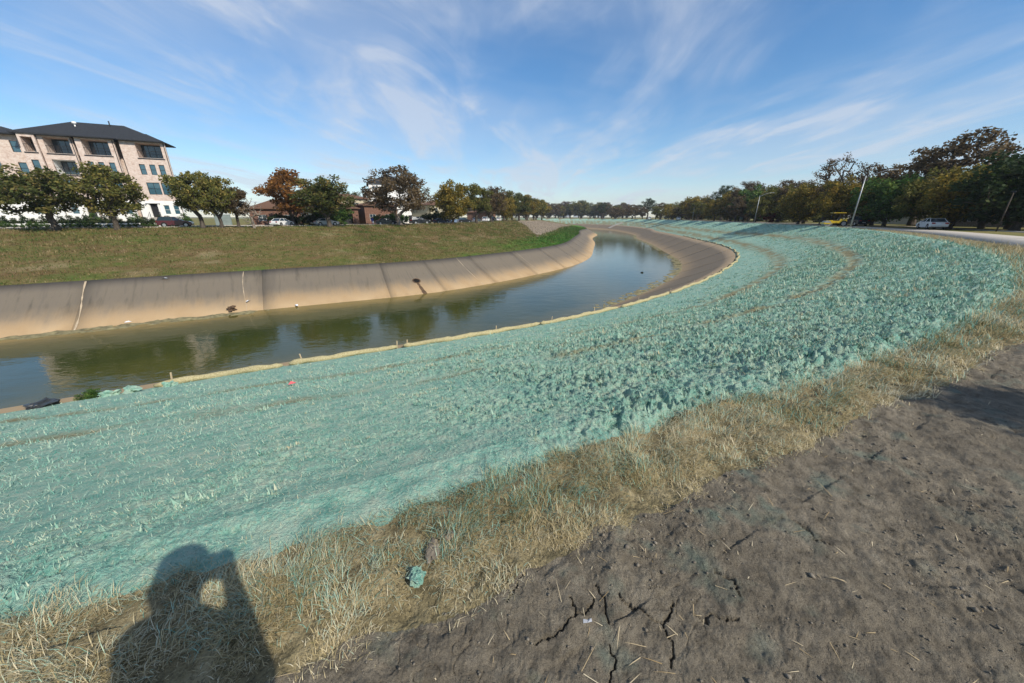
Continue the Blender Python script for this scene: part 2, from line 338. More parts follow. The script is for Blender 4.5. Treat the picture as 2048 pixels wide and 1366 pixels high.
# ------------------------------------------------------------------ channel line: s along, d to the left of the near concrete edge
NP_ = np.array([(-97.72,-41.9),(-89.67,-35.98),(-81.51,-30.23),(-73.16,-24.75),(-64.72,-19.39),(-56.25,-14.07),(-47.79,-8.75),(-39.31,-3.44),(-30.84,1.87),(-22.35,7.15),(-14.1,12.16),(-7.5,15.71),(-2.89,17.77),(2.15,20.56),(7.9,24.7),(14.65,30.79),(21.35,38.07),(27.65,45.81),(33.6,53.81),(38.83,62.29),(43.24,71.23),(46.79,80.54),(49.54,90.14),(51.87,99.86),(54.19,109.58),(56.6,119.29),(59,129),(61.16,138.75),(62.94,148.59),(64.53,158.45),(66.5,168.24),(69.21,177.84),(72.43,187.3),(75.47,196.8),(77.76,206.51),(82,236),(84.5,262),(84.6,288),(80.5,314),(70.5,341),(52,366),(26,385),(-10,399),(-60,412),(-120,422),(-190,432)], float)
def spline(P, n=14):
    P = np.vstack([2*P[0]-P[1], P, 2*P[-1]-P[-2]]); o = []
    for i in range(1, len(P)-2):
        a, b, c, d = P[i-1:i+3]; t = np.linspace(0, 1, n, endpoint=False)[:, None]
        o.append(.5*((2*b)+(c-a)*t+(2*a-5*b+4*c-d)*t**2+(3*b-a-3*c+d)*t**3))
    o.append(P[-2][None]); return np.vstack(o)
L = spline(NP_)
_q = np.concatenate([[0], np.cumsum(np.linalg.norm(np.diff(L, axis=0), axis=1))]); _u = np.arange(0, _q[-1], 1.); L = np.stack([np.interp(_u, _q, L[:, 0]), np.interp(_u, _q, L[:, 1])], 1)
_k = np.exp(-.5*(np.arange(-24, 25)/5.)**2); _k /= _k.sum(); _Lp = np.vstack([2*L[0]-L[24:0:-1], L, 2*L[-1]-L[-2:-26:-1]]); L = np.stack([np.convolve(_Lp[:, c], _k, 'valid') for c in (0, 1)], 1)
T_ = np.gradient(L, axis=0)
T_ /= np.linalg.norm(T_, axis=1)[:, None]; NN = np.stack([-T_[:, 1], T_[:, 0]], 1)
S_SHIFT = 5.
sA = np.concatenate([[0], np.cumsum(np.linalg.norm(np.diff(L, axis=0), axis=1))]); sA += S_SHIFT; SMAX = sA[-1]
def at(s, d):
    s = np.atleast_1d(s).astype(float); d = np.broadcast_to(d, s.shape)
    p = np.stack([np.interp(s, sA, L[:, 0]), np.interp(s, sA, L[:, 1])], 1); n = np.stack([np.interp(s, sA, NN[:, 0]), np.interp(s, sA, NN[:, 1])], 1)
    n /= np.linalg.norm(n, axis=1)[:, None]; return p+n*d[:, None]
def tang(s):
    t = np.array([np.interp(s, sA, T_[:, 0]), np.interp(s, sA, T_[:, 1])]); return math.atan2(t[1], t[0])
_Lc = L[::7]
def sd(x, y):
    P = np.stack([np.ravel(x), np.ravel(y)], 1).astype(float); So = np.empty(len(P)); Do = np.empty(len(P))
    A = L[:-1]; AB = L[1:]-A; l2 = (AB**2).sum(1); nseg = len(A); w = np.arange(-9, 9)
    for k in range(0, len(P), 60000):
        p = P[k:k+60000]
        j0 = ((p[:, None]-_Lc[None])**2).sum(2).argmin(1)*7
        J = np.clip(j0[:, None]+w, 0, nseg-1); a = A[J]; ab = AB[J]; q = p[:, None]-a
        t = np.clip((q*ab).sum(2)/l2[J], 0, 1); r = q-t[..., None]*ab; dd = (r**2).sum(2); m = dd.argmin(1); i = np.arange(len(p)); jj = J[i, m]
        cr = AB[jj, 0]*r[i, m, 1]-AB[jj, 1]*r[i, m, 0]
        So[k:k+60000] = sA[jj]+t[i, m]*np.sqrt(l2[jj]); Do[k:k+60000] = np.sign(cr)*np.sqrt(dd[i, m])
    return So, Do
R1, WW, R2, GL, ZC, ZW = 8.04, 20.75, 6.32, 29.73, -4.55, -8.
D2 = R1+WW; D3 = D2+R2; D4 = D3+GL; LZ = -.06
def GR(s): return np.interp(s, [0, 105, 109.8, 111, 112.5, 115, 120.4, 124, 130.6, 143.8, 181, 230, 400], [15.35, 15.38, 15.42, 15.47, 15.53, 15.70, 15.88, 15.88, 15.76, 15.25, 14.4, 14.6, 15.2])
ROAD_N = 2.1; ROAD_W = 5.2
TRA = ([95, 103.3, 106.3, 108.9, 111.6, 113.9, 117.2, 120.7, 125.6, 132.6, 150, 186, 230], [-2, -4, -6, -6.5, -7.7, -8.05, -8, -7.3, -7.6, -6.6, -5.9, -2.9, -2.6])
TRB = ([95, 106, 107.5, 109, 111.6, 114.7, 116.3, 126.8, 135.4, 141.3, 181, 227, 300], [-7, -9, -9.6, -10, -10.85, -11, -11.4, -11, -10.85, -10.9, -8.9, -6.8, -6.5])
CRACK_W = .0042
CRACKS = [[(-.02,1.10),(.06,1.23)],[(.4,1.18),(.42,1.12),(.42,1.06),(.41,1.01)],[(.38,1.12),(.33,1.05),(.28,1.04),(.23,1.0),(.17,.96),(.10,.93)],[(.49,1.13),(.52,1.09),(.57,1.07),(.6,1.03),(.64,1.01),(.68,1.03),(.73,1.10)],[(.40,.93),(.41,.87),(.38,.84),(.37,.80),(.33,.74)],[(1.62,1.55),(1.66,1.48),(1.63,1.42),(1.71,1.39)],[(.8,1.05),(.84,1.02),(.88,1.05),(.92,1.02),(.99,1.03)],[(.64,1.01),(.66,.93),(.62,.86)],[(1.0,1.25),(1.06,1.2),(1.05,1.13)],[(.28,1.04),(.27,1.12)]]
def crack_depth(x, y):
    o = np.zeros_like(x); m = (x > -.4) & (x < 2) & (y > .5) & (y < 1.9)
    if not m.any(): return o
    px = x[m]+.012*perlin(x[m]*40, y[m]*40); py = y[m]+.012*perlin(x[m]*40+9, y[m]*40+5); best = np.full(len(px), 9.)
    for c in CRACKS:
        for (ax, ay), (bx, by) in zip(c, c[1:]):
            dx, dy = bx-ax, by-ay; t = np.clip(((px-ax)*dx+(py-ay)*dy)/(dx*dx+dy*dy), 0, 1)
            best = np.minimum(best, np.hypot(px-ax-t*dx, py-ay-t*dy))
    o[m] = -.03*np.clip(1-best/CRACK_W, 0, 1)**.6; return o
def bounds(s, x, y):
    gw = .05*perlin(x*2.2, y*2.2)+.05*perlin(x*7, y*7)+.12*perlin(x*.5, y*.5)
    green = -GR(s)+gw
    dirt = np.interp(s, [0, 109, 112.7, 115, 120, 126, 134], [-16.0, -16.05, -16.22, -16.34, -16.5, -17.4, -40])+.10*perlin(x*1.3+4, y*1.3)+.06*perlin(x*5, y*5+8)
    return green, dirt
def rough_of(s, d, x, y):
    r = .25+.75*np.clip((s-109.5)/7+perlin(x*.6, y*.6)*.5, 0, 1)*np.clip((-d-3.5)/5+perlin(x*.4+9, y*.4)*.5, .15, 1)
    return np.clip(r, .22, 1.1)
def height(x, y, s=None, d=None, detail=True):
    x = np.asarray(x, float).ravel(); y = np.asarray(y, float).ravel()
    if s is None: s, d = sd(x, y)
    r = np.hypot(x, y); gr = GR(s)
    t = np.clip((d+gr)/gr, 0, 1); tc = t-.035*np.exp(-t/.05)                                  # near bank, rounded crest
    zn = ZC*np.clip(tc, 0, 1)
    z = np.where(d <= 0, zn, np.interp(d, [0, .25, R1, R1+2, D2-2, D2, D3-.25, D3, D4, D4+2.0], [ZC-.05, ZC-.35, ZW-.35, ZW-.8, ZW-.8, ZW-.35, ZC-.3, ZC-.02, -.12, LZ]))
    if not detail: return z
    fade = 1/(1+(r/45)**2)
    inm = (d < .1) & (d > -gr-.2); ro = rough_of(s, d, x, y)
    mul = ro*(.03*fbm(x, y, 1.1, 2)+.075*np.clip((fbm(x+31, y, 5.6, 3, .6)+.16)/.34, 0, 1)*np.clip(ro*1.3-.3, .02, 1)+.04*np.clip((fbm(x+3, y+17, 12.5, 2, .5)+.1)/.3, 0, 1)*np.clip(ro*1.2-.2, .05, 1)+.028*np.abs(perlin(x*19, y*19))+.012*np.abs(perlin(x*41, y*41)))-.03
    for tr in (TRA, TRB):
        w = np.abs(d-np.interp(s, *tr)); mul -= .035*np.exp(-(w/.22)**2)
    ind = (d < -gr-.2) & (r < 40)
    dx_ = x*.45+y*.9; dy_ = x*.9-y*.45
    clod = np.clip(fbm(x+5, y+2, 1.1, 2)+.12*(x-1), 0, 1)
    dr = .018*fbm(x, y, .9, 2)+.014*fbm(x, y, 6, 3)+.020*clod*np.abs(perlin(x*22, y*22))+.010*np.abs(perlin(x*14, y*14+5))+.010*np.clip(x-1, 0, 2)*perlin(dx_*1.2, dy_*7)+.006*np.abs(perlin(x*45, y*45))-.006*np.exp(-(perlin(x*2.6+.7*perlin(x*9, y*9), y*2.6+.3*perlin(x*11+4, y*11))/.018)**2)*np.clip(.6+1.5*perlin(x*1.1+2, y*1.1), 0, 1)+crack_depth(x, y)
    inb = (d > D3) & (d < D4)
    bk = .10*fbm(x, y, .35, 3)+.05*fbm(x, y, 1.7, 2)
    z = z+np.where(inm, mul*np.sqrt(fade)*np.clip((d+gr+.05)/.25, 0, 1), 0)+np.where(ind, dr, 0)*np.clip(1-(r-12)/25, .15, 1)+np.where(inb, bk*np.clip((d-D3)/2, 0, 1)*np.clip((D4-d)/3, 0, 1), 0)
    # bumpy grass strip
    strip = (d <= -gr+.25) & (d > -16.6) & (s < 150); z = z+np.where(strip, .03*fbm(x, y, 3, 2), 0)
    return z

def build_terrain():
    rr = [.0, .12, .25, .4]
    r = .5
    while r < 9000:
        rr.append(r); r += min(.8*(r*r+1.65**2)/(350*1.65), (.009 if r < 26 else .018)*r)+.0008
        if r > 600: r *= 1.25
    rr = np.array(rr)
    aa = np.radians(np.concatenate([np.linspace(-180, -80, 34, endpoint=False), np.linspace(-80, -70, 20, endpoint=False), np.linspace(-70, 70, 860, endpoint=False), np.linspace(70, 80, 20, endpoint=False), np.linspace(80, 180, 34, endpoint=False)]))
    nr, na = len(rr), len(aa)
    A, Rr = np.meshgrid(aa, rr); x = (Rr*np.sin(A)).ravel(); y = (Rr*np.cos(A)).ravel()
    s, d = sd(x, y); z = height(x, y, s, d)
    z = np.where(np.hypot(x, y) > 700, LZ*np.ones_like(z)-.2, z)
    V = np.stack([x, y, z], 1)
    i = np.arange(nr-1)[:, None]*na; j = np.arange(na)[None]; j2 = (j+1) % na
    F = np.stack([(i+j), (i+j2), (i+na+j2), (i+na+j)], -1).reshape(-1, 4)[:, ::-1]
    fc = V[F].mean(1); fs = s[F].mean(1); fd = d[F].mean(1); fr = np.hypot(fc[:, 0], fc[:, 1])
    g, dt = bounds(fs, fc[:, 0], fc[:, 1])
    zone = np.full(len(F), 2)
    zone[fd > .3] = 3; zone[fd > D3-.4] = 4; zone[fd > D4+.6] = 5
    grav = (fd > 43+1.5*perlin(fc[:, 0]*.2, fc[:, 1]*.2)) & (fs > 221+(fd-48)*3.6+4*perlin(fc[:, 0]*.15, fc[:, 1]*.15)) & (fs < 345) & (fd < D4-1.)
    zone[(fd > 2.0) & (fd < D3-2.2) & (fr < 700)] = -1
    zone[grav & (zone == 4)] = 6
    zone[(fd < g)] = 1; zone[(fd < dt)] = 0
    zone[(fd < -GR(fs)-ROAD_N-1) & (fs > 150)] = 5; zone[(fr > 700)] = 5; zone[(fd < -26)] = 5
    trk = np.zeros(len(V))
    for tr in (TRA, TRB):
        w = np.abs(d-np.interp(s, *tr)+.25*perlin(x*.7, y*.7)); trk = np.maximum(trk, np.clip(.55+np.hypot(x, y)/40, 0, 1)*np.clip(.85+1.2*perlin(x*.9, y*.9+3), .1, 1)*np.exp(-(w/(.24+.010*np.hypot(x, y)))**2))
    grn = np.clip((s-150)/40, 0, 1)*np.clip((46-d)/6, 0, 1)+.5*np.clip((38-d)/2, 0, 1)*np.clip(perlin(x*.2, y*.2)*2, 0, 1)
    spray = np.clip(1-(-16.2-d)/1.6, 0, 1)
    spec = [('dirt_path', 'dirt', 'structure'), ('grass_verge', 'dryground', 'structure'), ('green_bank', 'mulch', 'structure'), ('channel_edge', 'bed', 'structure'), ('grass_bank', 'bank', 'structure'), ('ground', 'lawn', 'structure'), ('rubble_slope', 'gravel', 'structure')]
    for k, (nm, mt, kd) in enumerate(spec):
        f = F[zone == k]; u, inv = np.unique(f, return_inverse=True)
        me = np_mesh(nm, V[u], inv.reshape(f.shape), True, dict(trk=trk[u], grn=grn[u], spray=spray[u]))
        tag(link(nm, me, MT[mt]), kind=kd)
build_terrain()

def strip(name, s0, s1, ds, dz, mat, kind='structure', noise_amp=0):
    """ribbon along the channel; dz = list of (d, z)"""
    s = np.arange(s0, s1+ds*.5, ds); V = []
    for d, z in dz:
        p = at(s, d(s) if callable(d) else d); V.append(np.column_stack([p, np.full(len(s), z)]))
    n = len(s); m = len(dz); V = np.vstack(V)
    if noise_amp: V[:, 2] += noise_amp*fbm(V[:, 0], V[:, 1], .8, 3)
    i = np.arange(m-1)[:, None]*n; j = np.arange(n-1)[None]
    F = np.stack([i+j, i+j+1, i+n+j+1, i+n+j], -1).reshape(-1, 4)
    return tag(link(name, np_mesh(name, V, F, False), mat), kind=kind)
def build_water():
    s_ = np.arange(20, SMAX-5, 3.); dd = np.array([R1-1.2, R1+1.5, R1+4, R1+9, D2-9, D2-5, D2-3, D2-1.5, D2+1.0]); sh = np.array([.9, .45, .1, 0, 0, .12, .45, .8, 1.]); n = len(s_)
    V = np.vstack([np.column_stack([at(s_, d), np.full(n, ZW)]) for d in dd]); i = np.arange(len(dd)-1)[:, None]*n; j = np.arange(n-1)[None]
    tag(link('water', np_mesh('water', V, np.stack([i+j, i+j+1, i+n+j+1, i+n+j], -1).reshape(-1, 4), False, dict(shallow=np.repeat(sh, n))), MT['water']), kind='structure')
build_water()
def silt(name, s0, s1, dc, w, amp, base):
    s = np.arange(s0, s1, .35); dd = np.linspace(-w, w, 18); S_, D_ = np.meshgrid(s, dd); p = at(S_.ravel(), 0*S_.ravel()+dc); q = at(S_.ravel(), dc+D_.ravel())
    env = np.clip(1-(np.abs(D_.ravel())/w)**2, 0, 1)*np.clip(np.minimum(S_.ravel()-s0, s1-S_.ravel())/4, 0, 1)
    z = ZW-.10+base*env+amp*env*fbm(q[:, 0], q[:, 1], .9, 4, .6)
    n = len(s); i = np.arange(17)[:, None]*n; j = np.arange(n-1)[None]; F = np.stack([i+j, i+j+1, i+n+j+1, i+n+j], -1).reshape(-1, 4)
    tag(link(name, np_mesh(name, np.column_stack([q, z]), F, True), MT['silt']), kind='stuff')
strip('channel_bed', 20, SMAX-5, 4, [(1.5, ZC-1.4), (R1+2, ZW-.9), (D2-2, ZW-.9), (D3-1.5, ZC-1.6)], MT['bed'])
silt('silt_bar', 82, 108, D2-.5, 1.5, .14, .16); silt('silt_bar', 138, 215, R1+.3, 2.4, .20, .11); silt('silt_bar', 225, 330, R1+.1, 2.2, .20, .11)

# concrete lining, slab by slab
def lining(name, s0, s1, da, za, db, zb, mat):
    """slabs between offset da (upper edge, za) and db (lower edge, zb)"""
    root = tag(empty(name, (0, 0, 0)), kind='structure')
    s = s0; k = 0
    while s < s1:
        ln = 13.2
        a, b = s+.012, s+ln-.012; ns = 10; nd = 7
        ss = np.linspace(a, b, ns); tt = np.linspace(0, 1, nd)
        S_, T2 = np.meshgrid(ss, tt); D_ = da+(db-da)*T2; sag = -.10*np.sin(math.pi*T2); dzz = rng.uniform(-.006, .006)
        p = at(S_.ravel(), D_.ravel()); z = (za+(zb-za)*T2+sag+dzz).ravel()
        top = np.column_stack([p, z+.14]); bot = np.column_stack([p, z-.16]); V = np.vstack([top, bot]); n = ns*nd
        i = np.arange(nd-1)[:, None]*ns; j = np.arange(ns-1)[None]; q = np.stack([i+j, i+j+1, i+ns+j+1, i+ns+j], -1).reshape(-1, 4)
        if db > da: q = q[:, ::-1]
        e = [(j_, j_+1) for j_ in range(ns-1)]+[(n-ns+j_+1, n-ns+j_) for j_ in range(ns-1)]+[((i_+1)*ns, i_*ns) for i_ in range(nd-1)]+[(i_*ns+ns-1, (i_+1)*ns+ns-1) for i_ in range(nd-1)]
        side = np.array([(u, w, w+n, u+n) for u, w in e])
        if db < da: side = side[:, ::-1]
        slope = math.hypot(db-da, zb-za)
        uv = np.column_stack([np.tile(S_.ravel(), 2), np.tile(((1-T2)*slope).ravel(), 2)])
        link('slab', np_mesh('slab', V, [q, side], False, uv=uv), MT[mat], root)
        s += ln; k += 1
    return root
lin_l = lining('concrete_lining', 52.6, 400, D3, ZC, D2-1.4, ZW-.80, 'lining')
lin_r = lining('concrete_lining', 84, 480, 0, ZC, R1+1.6, ZW-.70, 'lining_b')
# pale patching along some joints of the far lining
for sj, w in ((92.3, .06), (104.0, .03), (141.5, .05), (160.0, .03)):
    n = 14; t = np.linspace(.02, .93, n); wid = w*(.35+.9*np.abs(np.sin(t*9+sj)))*np.where(rng.random(n) < .2, .3, 1)
    tw = .14*np.sin(t*5+sj); d = D3+(D2-1.4-D3)*t; z = ZC+(ZW-.8-ZC)*t-.10*np.sin(math.pi*t)+.158
    V = np.vstack([np.column_stack([at(sj+tw-wid, d), z]), np.column_stack([at(sj+tw+wid, d), z])]); F = np.array([(i, i+1, n+i+1, n+i) for i in range(n-1)])
    o = link('joint_patch', np_mesh('joint_patch', V, F), MT['joint'], lin_l)

# roads
def gr_off(e): return lambda s: -GR(s)-e
def kerb_road(name, s0, s1, da, db, z, mat=MT['road']):
    strip(name, s0, s1, 4, [(da, z-.3), (da, z), (db, z), (db, z-.3)], mat)
kerb_road('road', 138, 560, gr_off(ROAD_N), gr_off(ROAD_N+ROAD_W), .03)
p0 = at([138.], gr_off(ROAD_N)(np.array([138.])))[0]; p1 = at([138.], gr_off(ROAD_N+ROAD_W)(np.array([138.])))[0]
me = np_mesh('road', [(*p0, .03), (*p1, .03), (26.5, 4, .03), (21, 5, .03), (31, -30, .03), (25.5, -30, .03)], np.array([(0, 1, 2, 3), (3, 2, 4, 5)])); tag(link('road', me, MT['road']), kind='structure')
kerb_road('service_road', 150, 420, gr_off(12.2), gr_off(14.8), .035)
kerb_road('street', 40, 330, D4+3.2, D4+10.5, LZ+.03)
strip('kerb', 40, 330, 4, [(D4+2.85, LZ-.2), (D4+2.85, LZ+.16), (D4+3.2, LZ+.16), (D4+3.2, LZ-.1)], MT['road'])
strip('kerb', 40, 330, 4, [(D4+10.5, LZ-.1), (D4+10.5, LZ+.16), (D4+10.85, LZ+.16), (D4+10.85, LZ-.2)], MT['road'])
strip('pavement', 40, 330, 4, [(D4+12.5, LZ-.2), (D4+12.5, LZ+.06), (D4+14.2, LZ+.06), (D4+14.2, LZ-.2)], MT['road'])

# ------------------------------------------------------------------ small vegetation (stuff)
def blades(name, P, Ln, Wd, rnd, mat, lean=(.2, .9), curl=.5, parent=None, az=None, tri=False):
    n = len(P); az = rng.uniform(0, 2*np.pi, n) if az is None else az; le = rng.uniform(*lean, n)
    dx, dy = np.cos(az), np.sin(az); sx, sy = -dy, dx
    h = np.stack([dx*np.sin(le), dy*np.sin(le), np.cos(le)], 1); le2 = np.minimum(le+curl*rng.uniform(.3, 1.3, n), 1.75); h2 = np.stack([dx*np.sin(le2), dy*np.sin(le2), np.cos(le2)], 1)
    sv = np.stack([sx, sy, np.zeros(n)], 1); w = Wd[:, None]*.5
    if tri:
        V = np.stack([P-sv*w, P+sv*w, P+h*Ln[:, None]], 1).reshape(-1, 3)
        return tag(link(name, np_mesh(name, V, np.arange(3*n).reshape(-1, 3), False, dict(rnd=np.repeat(rnd, 3))), mat, parent), kind='stuff')
    a = P-sv*w; b = P+sv*w; m = P+h*Ln[:, None]*.55; c = m-sv*w*.8; e = m+sv*w*.8; t = m+h2*Ln[:, None]*.45
    V = np.stack([a, b, e, c, t], 1).reshape(-1, 3); k = np.arange(n)[:, None]*5
    me = np_mesh(name, V, [k+np.array([[0, 1, 2, 3]]), k+np.array([[3, 2, 4]])], False, dict(rnd=np.repeat(rnd, 5)))
    return tag(link(name, me, mat, parent), kind='stuff')
def scatter(n, s0, s1, d0, d1, r0, pw, rmin=.55, hmax=76):
    s = rng.uniform(s0, s1, n); d = rng.uniform(d0, d1, n); p = at(s, d); r = np.hypot(p[:, 0], p[:, 1])
    k = (rng.random(n) < np.minimum(1, (r0/np.maximum(r, .1))**pw)) & (r > rmin) & ((np.abs(np.degrees(np.arctan2(p[:, 0], p[:, 1]))) < hmax) | (r < 3))
    return p[k, 0], p[k, 1], s[k], d[k], r[k]
def stubble():      # sprayed stubble on the green bank, in clumps
    X, Y, S_, D_, R_ = [], [], [], [], []
    for n, s0, s1, pw, r0 in ((200000, 96, 128, 1.7, 3.2), (60000, 118, 190, 1.1, 14), (24000, 180, 330, 1, 60)):
        x, y, s, d, r = scatter(n, s0, s1, -16.1, -.2, r0, pw); X.append(x); Y.append(y); S_.append(s); D_.append(d); R_.append(r)
    x, y, s, d, r = map(np.concatenate, (X, Y, S_, D_, R_)); ro = rough_of(s, d, x, y); cl = fbm(x, y, 2.6, 3, .6)
    w = np.minimum(np.abs(d-np.interp(s, *TRA)), np.abs(d-np.interp(s, *TRB)))
    k = (rng.random(len(x)) < np.clip(ro*(.45+1.7*cl), .02, 1)) & (w > .22+.2*rng.random(len(x))+.006*r) & (d > bounds(s, x, y)[0]-.05); x, y, s, d, r, ro, cl = (q[k] for q in (x, y, s, d, r, ro, cl))
    m = 5; n = len(x); sc_ = np.clip(r/5.5, .65, 5)**.8; sp_ = np.repeat(.028*sc_, m)
    xx = np.repeat(x, m)+rng.normal(0, 1, n*m)*sp_; yy = np.repeat(y, m)+rng.normal(0, 1, n*m)*sp_; z = height(xx, yy)-.006
    Ln = np.repeat(.040*sc_*(.4+.75*ro)*(1+.6*np.clip(cl, -.5, 1)), m)*rng.uniform(.5, 1.3, n*m); Wd = np.repeat(.008*sc_, m)*rng.uniform(.6, 1.6, n*m)
    rnd = np.clip(np.repeat(.45+.4*fbm(x, y, .9, 2)+rng.normal(0, .13, n), m)+rng.normal(0, .13, n*m), 0, 1)
    blades('sprayed_stubble', np.stack([xx, yy, z], 1), Ln, Wd, rnd, MT['mulch_blade'], (.35, 1.4), .6, tri=True)
    # loose wood-fibre strands matted over the near part of the bank
    x, y, s, d, r = scatter(900000, 100, 123, -16.1, -2, 2.9, 1.8); w = np.minimum(np.abs(d-np.interp(s, *TRA)), np.abs(d-np.interp(s, *TRB))); k = (w > .2*rng.random(len(x))) & (d > bounds(s, x, y)[0]-.06) & (rng.random(len(x)) < np.clip(.6+.9*fbm(x+2, y, 5, 2), .15, 1)); x, y, r = x[k], y[k], r[k]; n = len(x); q = np.clip(r/3., .8, 3)
    blades('mulch_fibre', np.stack([x, y, height(x, y)-.002], 1), .030*q*rng.uniform(.4, 1.5, n), .0035*q*rng.uniform(.6, 1.6, n), np.clip(.5+.35*fbm(x, y, 1.2, 2)+rng.normal(0, .2, n), 0, 1), MT['mulch_blade'], (.7, 1.5), 0, tri=True)
    print('fibre', n)
stubble()
def mulch_clods():      # ragged sprayed sod clumps: short blades radiating from a centre
    X = [scatter(210000, 100, 150, -16.1, -.6, 6, 1.35), scatter(50000, 140, 320, -14.3, -.6, 40, 1.1)]
    x, y, s, d, r = (np.concatenate([q[i] for q in X]) for i in range(5)); ro = rough_of(s, d, x, y); cl = fbm(x+3, y+8, 1.6, 3, .65)
    w = np.minimum(np.abs(d-np.interp(s, *TRA)), np.abs(d-np.interp(s, *TRB)))
    k = (rng.random(len(x)) < np.clip((ro-.22)*(.6+1.6*cl), .03, 1)) & (w > .25+.006*r) & (d > bounds(s, x, y)[0]-.03); x, y, r, ro, cl = x[k], y[k], r[k], ro[k], cl[k]; n = len(x); m = 13
    sc_ = np.clip(r/6, .7, 6)**.62*(.6+.5*ro)*rng.gamma(8, 1/8, n); az = rng.uniform(0, 2*np.pi, n*m); q = rng.uniform(0, 1, n*m)**.6
    xx = np.repeat(x, m)+np.cos(az)*q*np.repeat(.034*sc_, m); yy = np.repeat(y, m)+np.sin(az)*q*np.repeat(.034*sc_, m); z = height(xx, yy)-.01
    Ln = np.repeat(.052*sc_, m)*rng.uniform(.4, 1.2, n*m); Wd = np.repeat(.0115*sc_, m)*rng.uniform(.6, 1.5, n*m)
    rnd = np.clip(np.repeat(.5+.3*cl+rng.normal(0, .12, n), m)+rng.normal(0, .15, n*m), 0, 1)
    P = np.stack([xx, yy, z], 1); blades('sprayed_sod', P, Ln, Wd, rnd, MT['mulch_blade'], (.2, 1.3), .8, az=az+rng.normal(0, .8, n*m), tri=True); print('sod', n*m)
mulch_clods()
def drygrass():
    X = [scatter(430000, 104, 121, -16.5, -15.25, 2.4, 1.7), scatter(60000, 119, 142, -17.6, -15.3, 9, 1.2), scatter(14000, 140, 200, -18, -14.2, 30, 1)]
    x, y, s, d, r = (np.concatenate([q[i] for q in X]) for i in range(5))
    g, dt = bounds(s, x, y); k = (d < g-.04+.12*rng.random(len(x))) & (d > np.maximum(dt, -GR(s)-ROAD_N)-.10*rng.random(len(x))**2); x, y, s, d, r, g, dt = (q[k] for q in (x, y, s, d, r, g, dt))
    cl = fbm(x, y, 3.2, 3, .6); k = rng.random(len(x)) < np.clip(.65+1.1*cl, .10, 1); x, y, s, d, r, cl, g, dt = (q[k] for q in (x, y, s, d, r, cl, g, dt))
    n = len(x); sc_ = np.clip(r/3., .8, 7)**.75; z = height(x, y)-.008
    edge = np.clip((d-dt)/.25, 0, 1); top = np.clip((g-d)/.8+.5*fbm(x+4, y+4, 2.2, 2), 0, 1)
    Ln = .082*sc_*rng.uniform(.4, 1.4, n)*(1+.5*np.clip(cl, -.6, .8))*(.55+.45*edge); Wd = .0027*sc_*rng.uniform(.7, 1.5, n)
    tone = .58+.42*fbm(x+7, y, .9, 3)-.18*np.clip((s-113)/8, 0, 1)+.22*(1-edge)
    rnd = np.clip(tone+rng.normal(0, .22, n), 0, 1)
    az = np.arctan2(-.3, 1.)+3.6*fbm(x, y, 1.9, 2)+rng.normal(0, 1.2, n)
    P = np.stack([x, y, z], 1); sp = (rng.random(n) < .5*(1-top)) 
    blades('dry_grass', P[~sp], Ln[~sp], Wd[~sp], rnd[~sp], MT['dry_blade'], (.25, 1.5), .8, az=az[~sp])
    blades('sprayed_grass', P[sp], Ln[sp], Wd[sp], np.clip(rnd[sp]+.1, 0, 1), MT['mulch_blade'], (.2, 1.3), .6, az=az[sp])
    print('dry', n)
drygrass()
def bankgrass():
    x, y, s, d, r = scatter(110000, 66, 320, D3+.1, D4+2.5, 45, 1.2)
    grav = (d > 44) & (s > 223+(d-48)*3.6) & (s < 345); x, y, s, d, r = (q[~grav] for q in (x, y, s, d, r)); n = len(x); m = 3
    cl = fbm(x, y, .35, 3, .6); sc_ = np.clip(r/45, .7, 4); sp = np.repeat(.10*sc_, m)
    xx = np.repeat(x, m)+rng.normal(0, 1, n*m)*sp; yy = np.repeat(y, m)+rng.normal(0, 1, n*m)*sp; z = height(xx, yy)-.02
    gn = np.repeat(np.clip((s-150)/40, 0, 1)*np.clip((46-d)/6, 0, 1), m)
    rnd = np.clip(.58+.45*np.repeat(cl, m)-.5*gn+rng.normal(0, .16, n*m), 0, 1)
    blades('bank_grass_tufts', np.stack([xx, yy, z], 1), np.repeat(.17*sc_, m)*rng.uniform(.5, 1.4, n*m), np.repeat(.05*sc_, m), rnd, MT['bank_blade'], (.2, 1.2), .5, tri=True)
bankgrass()
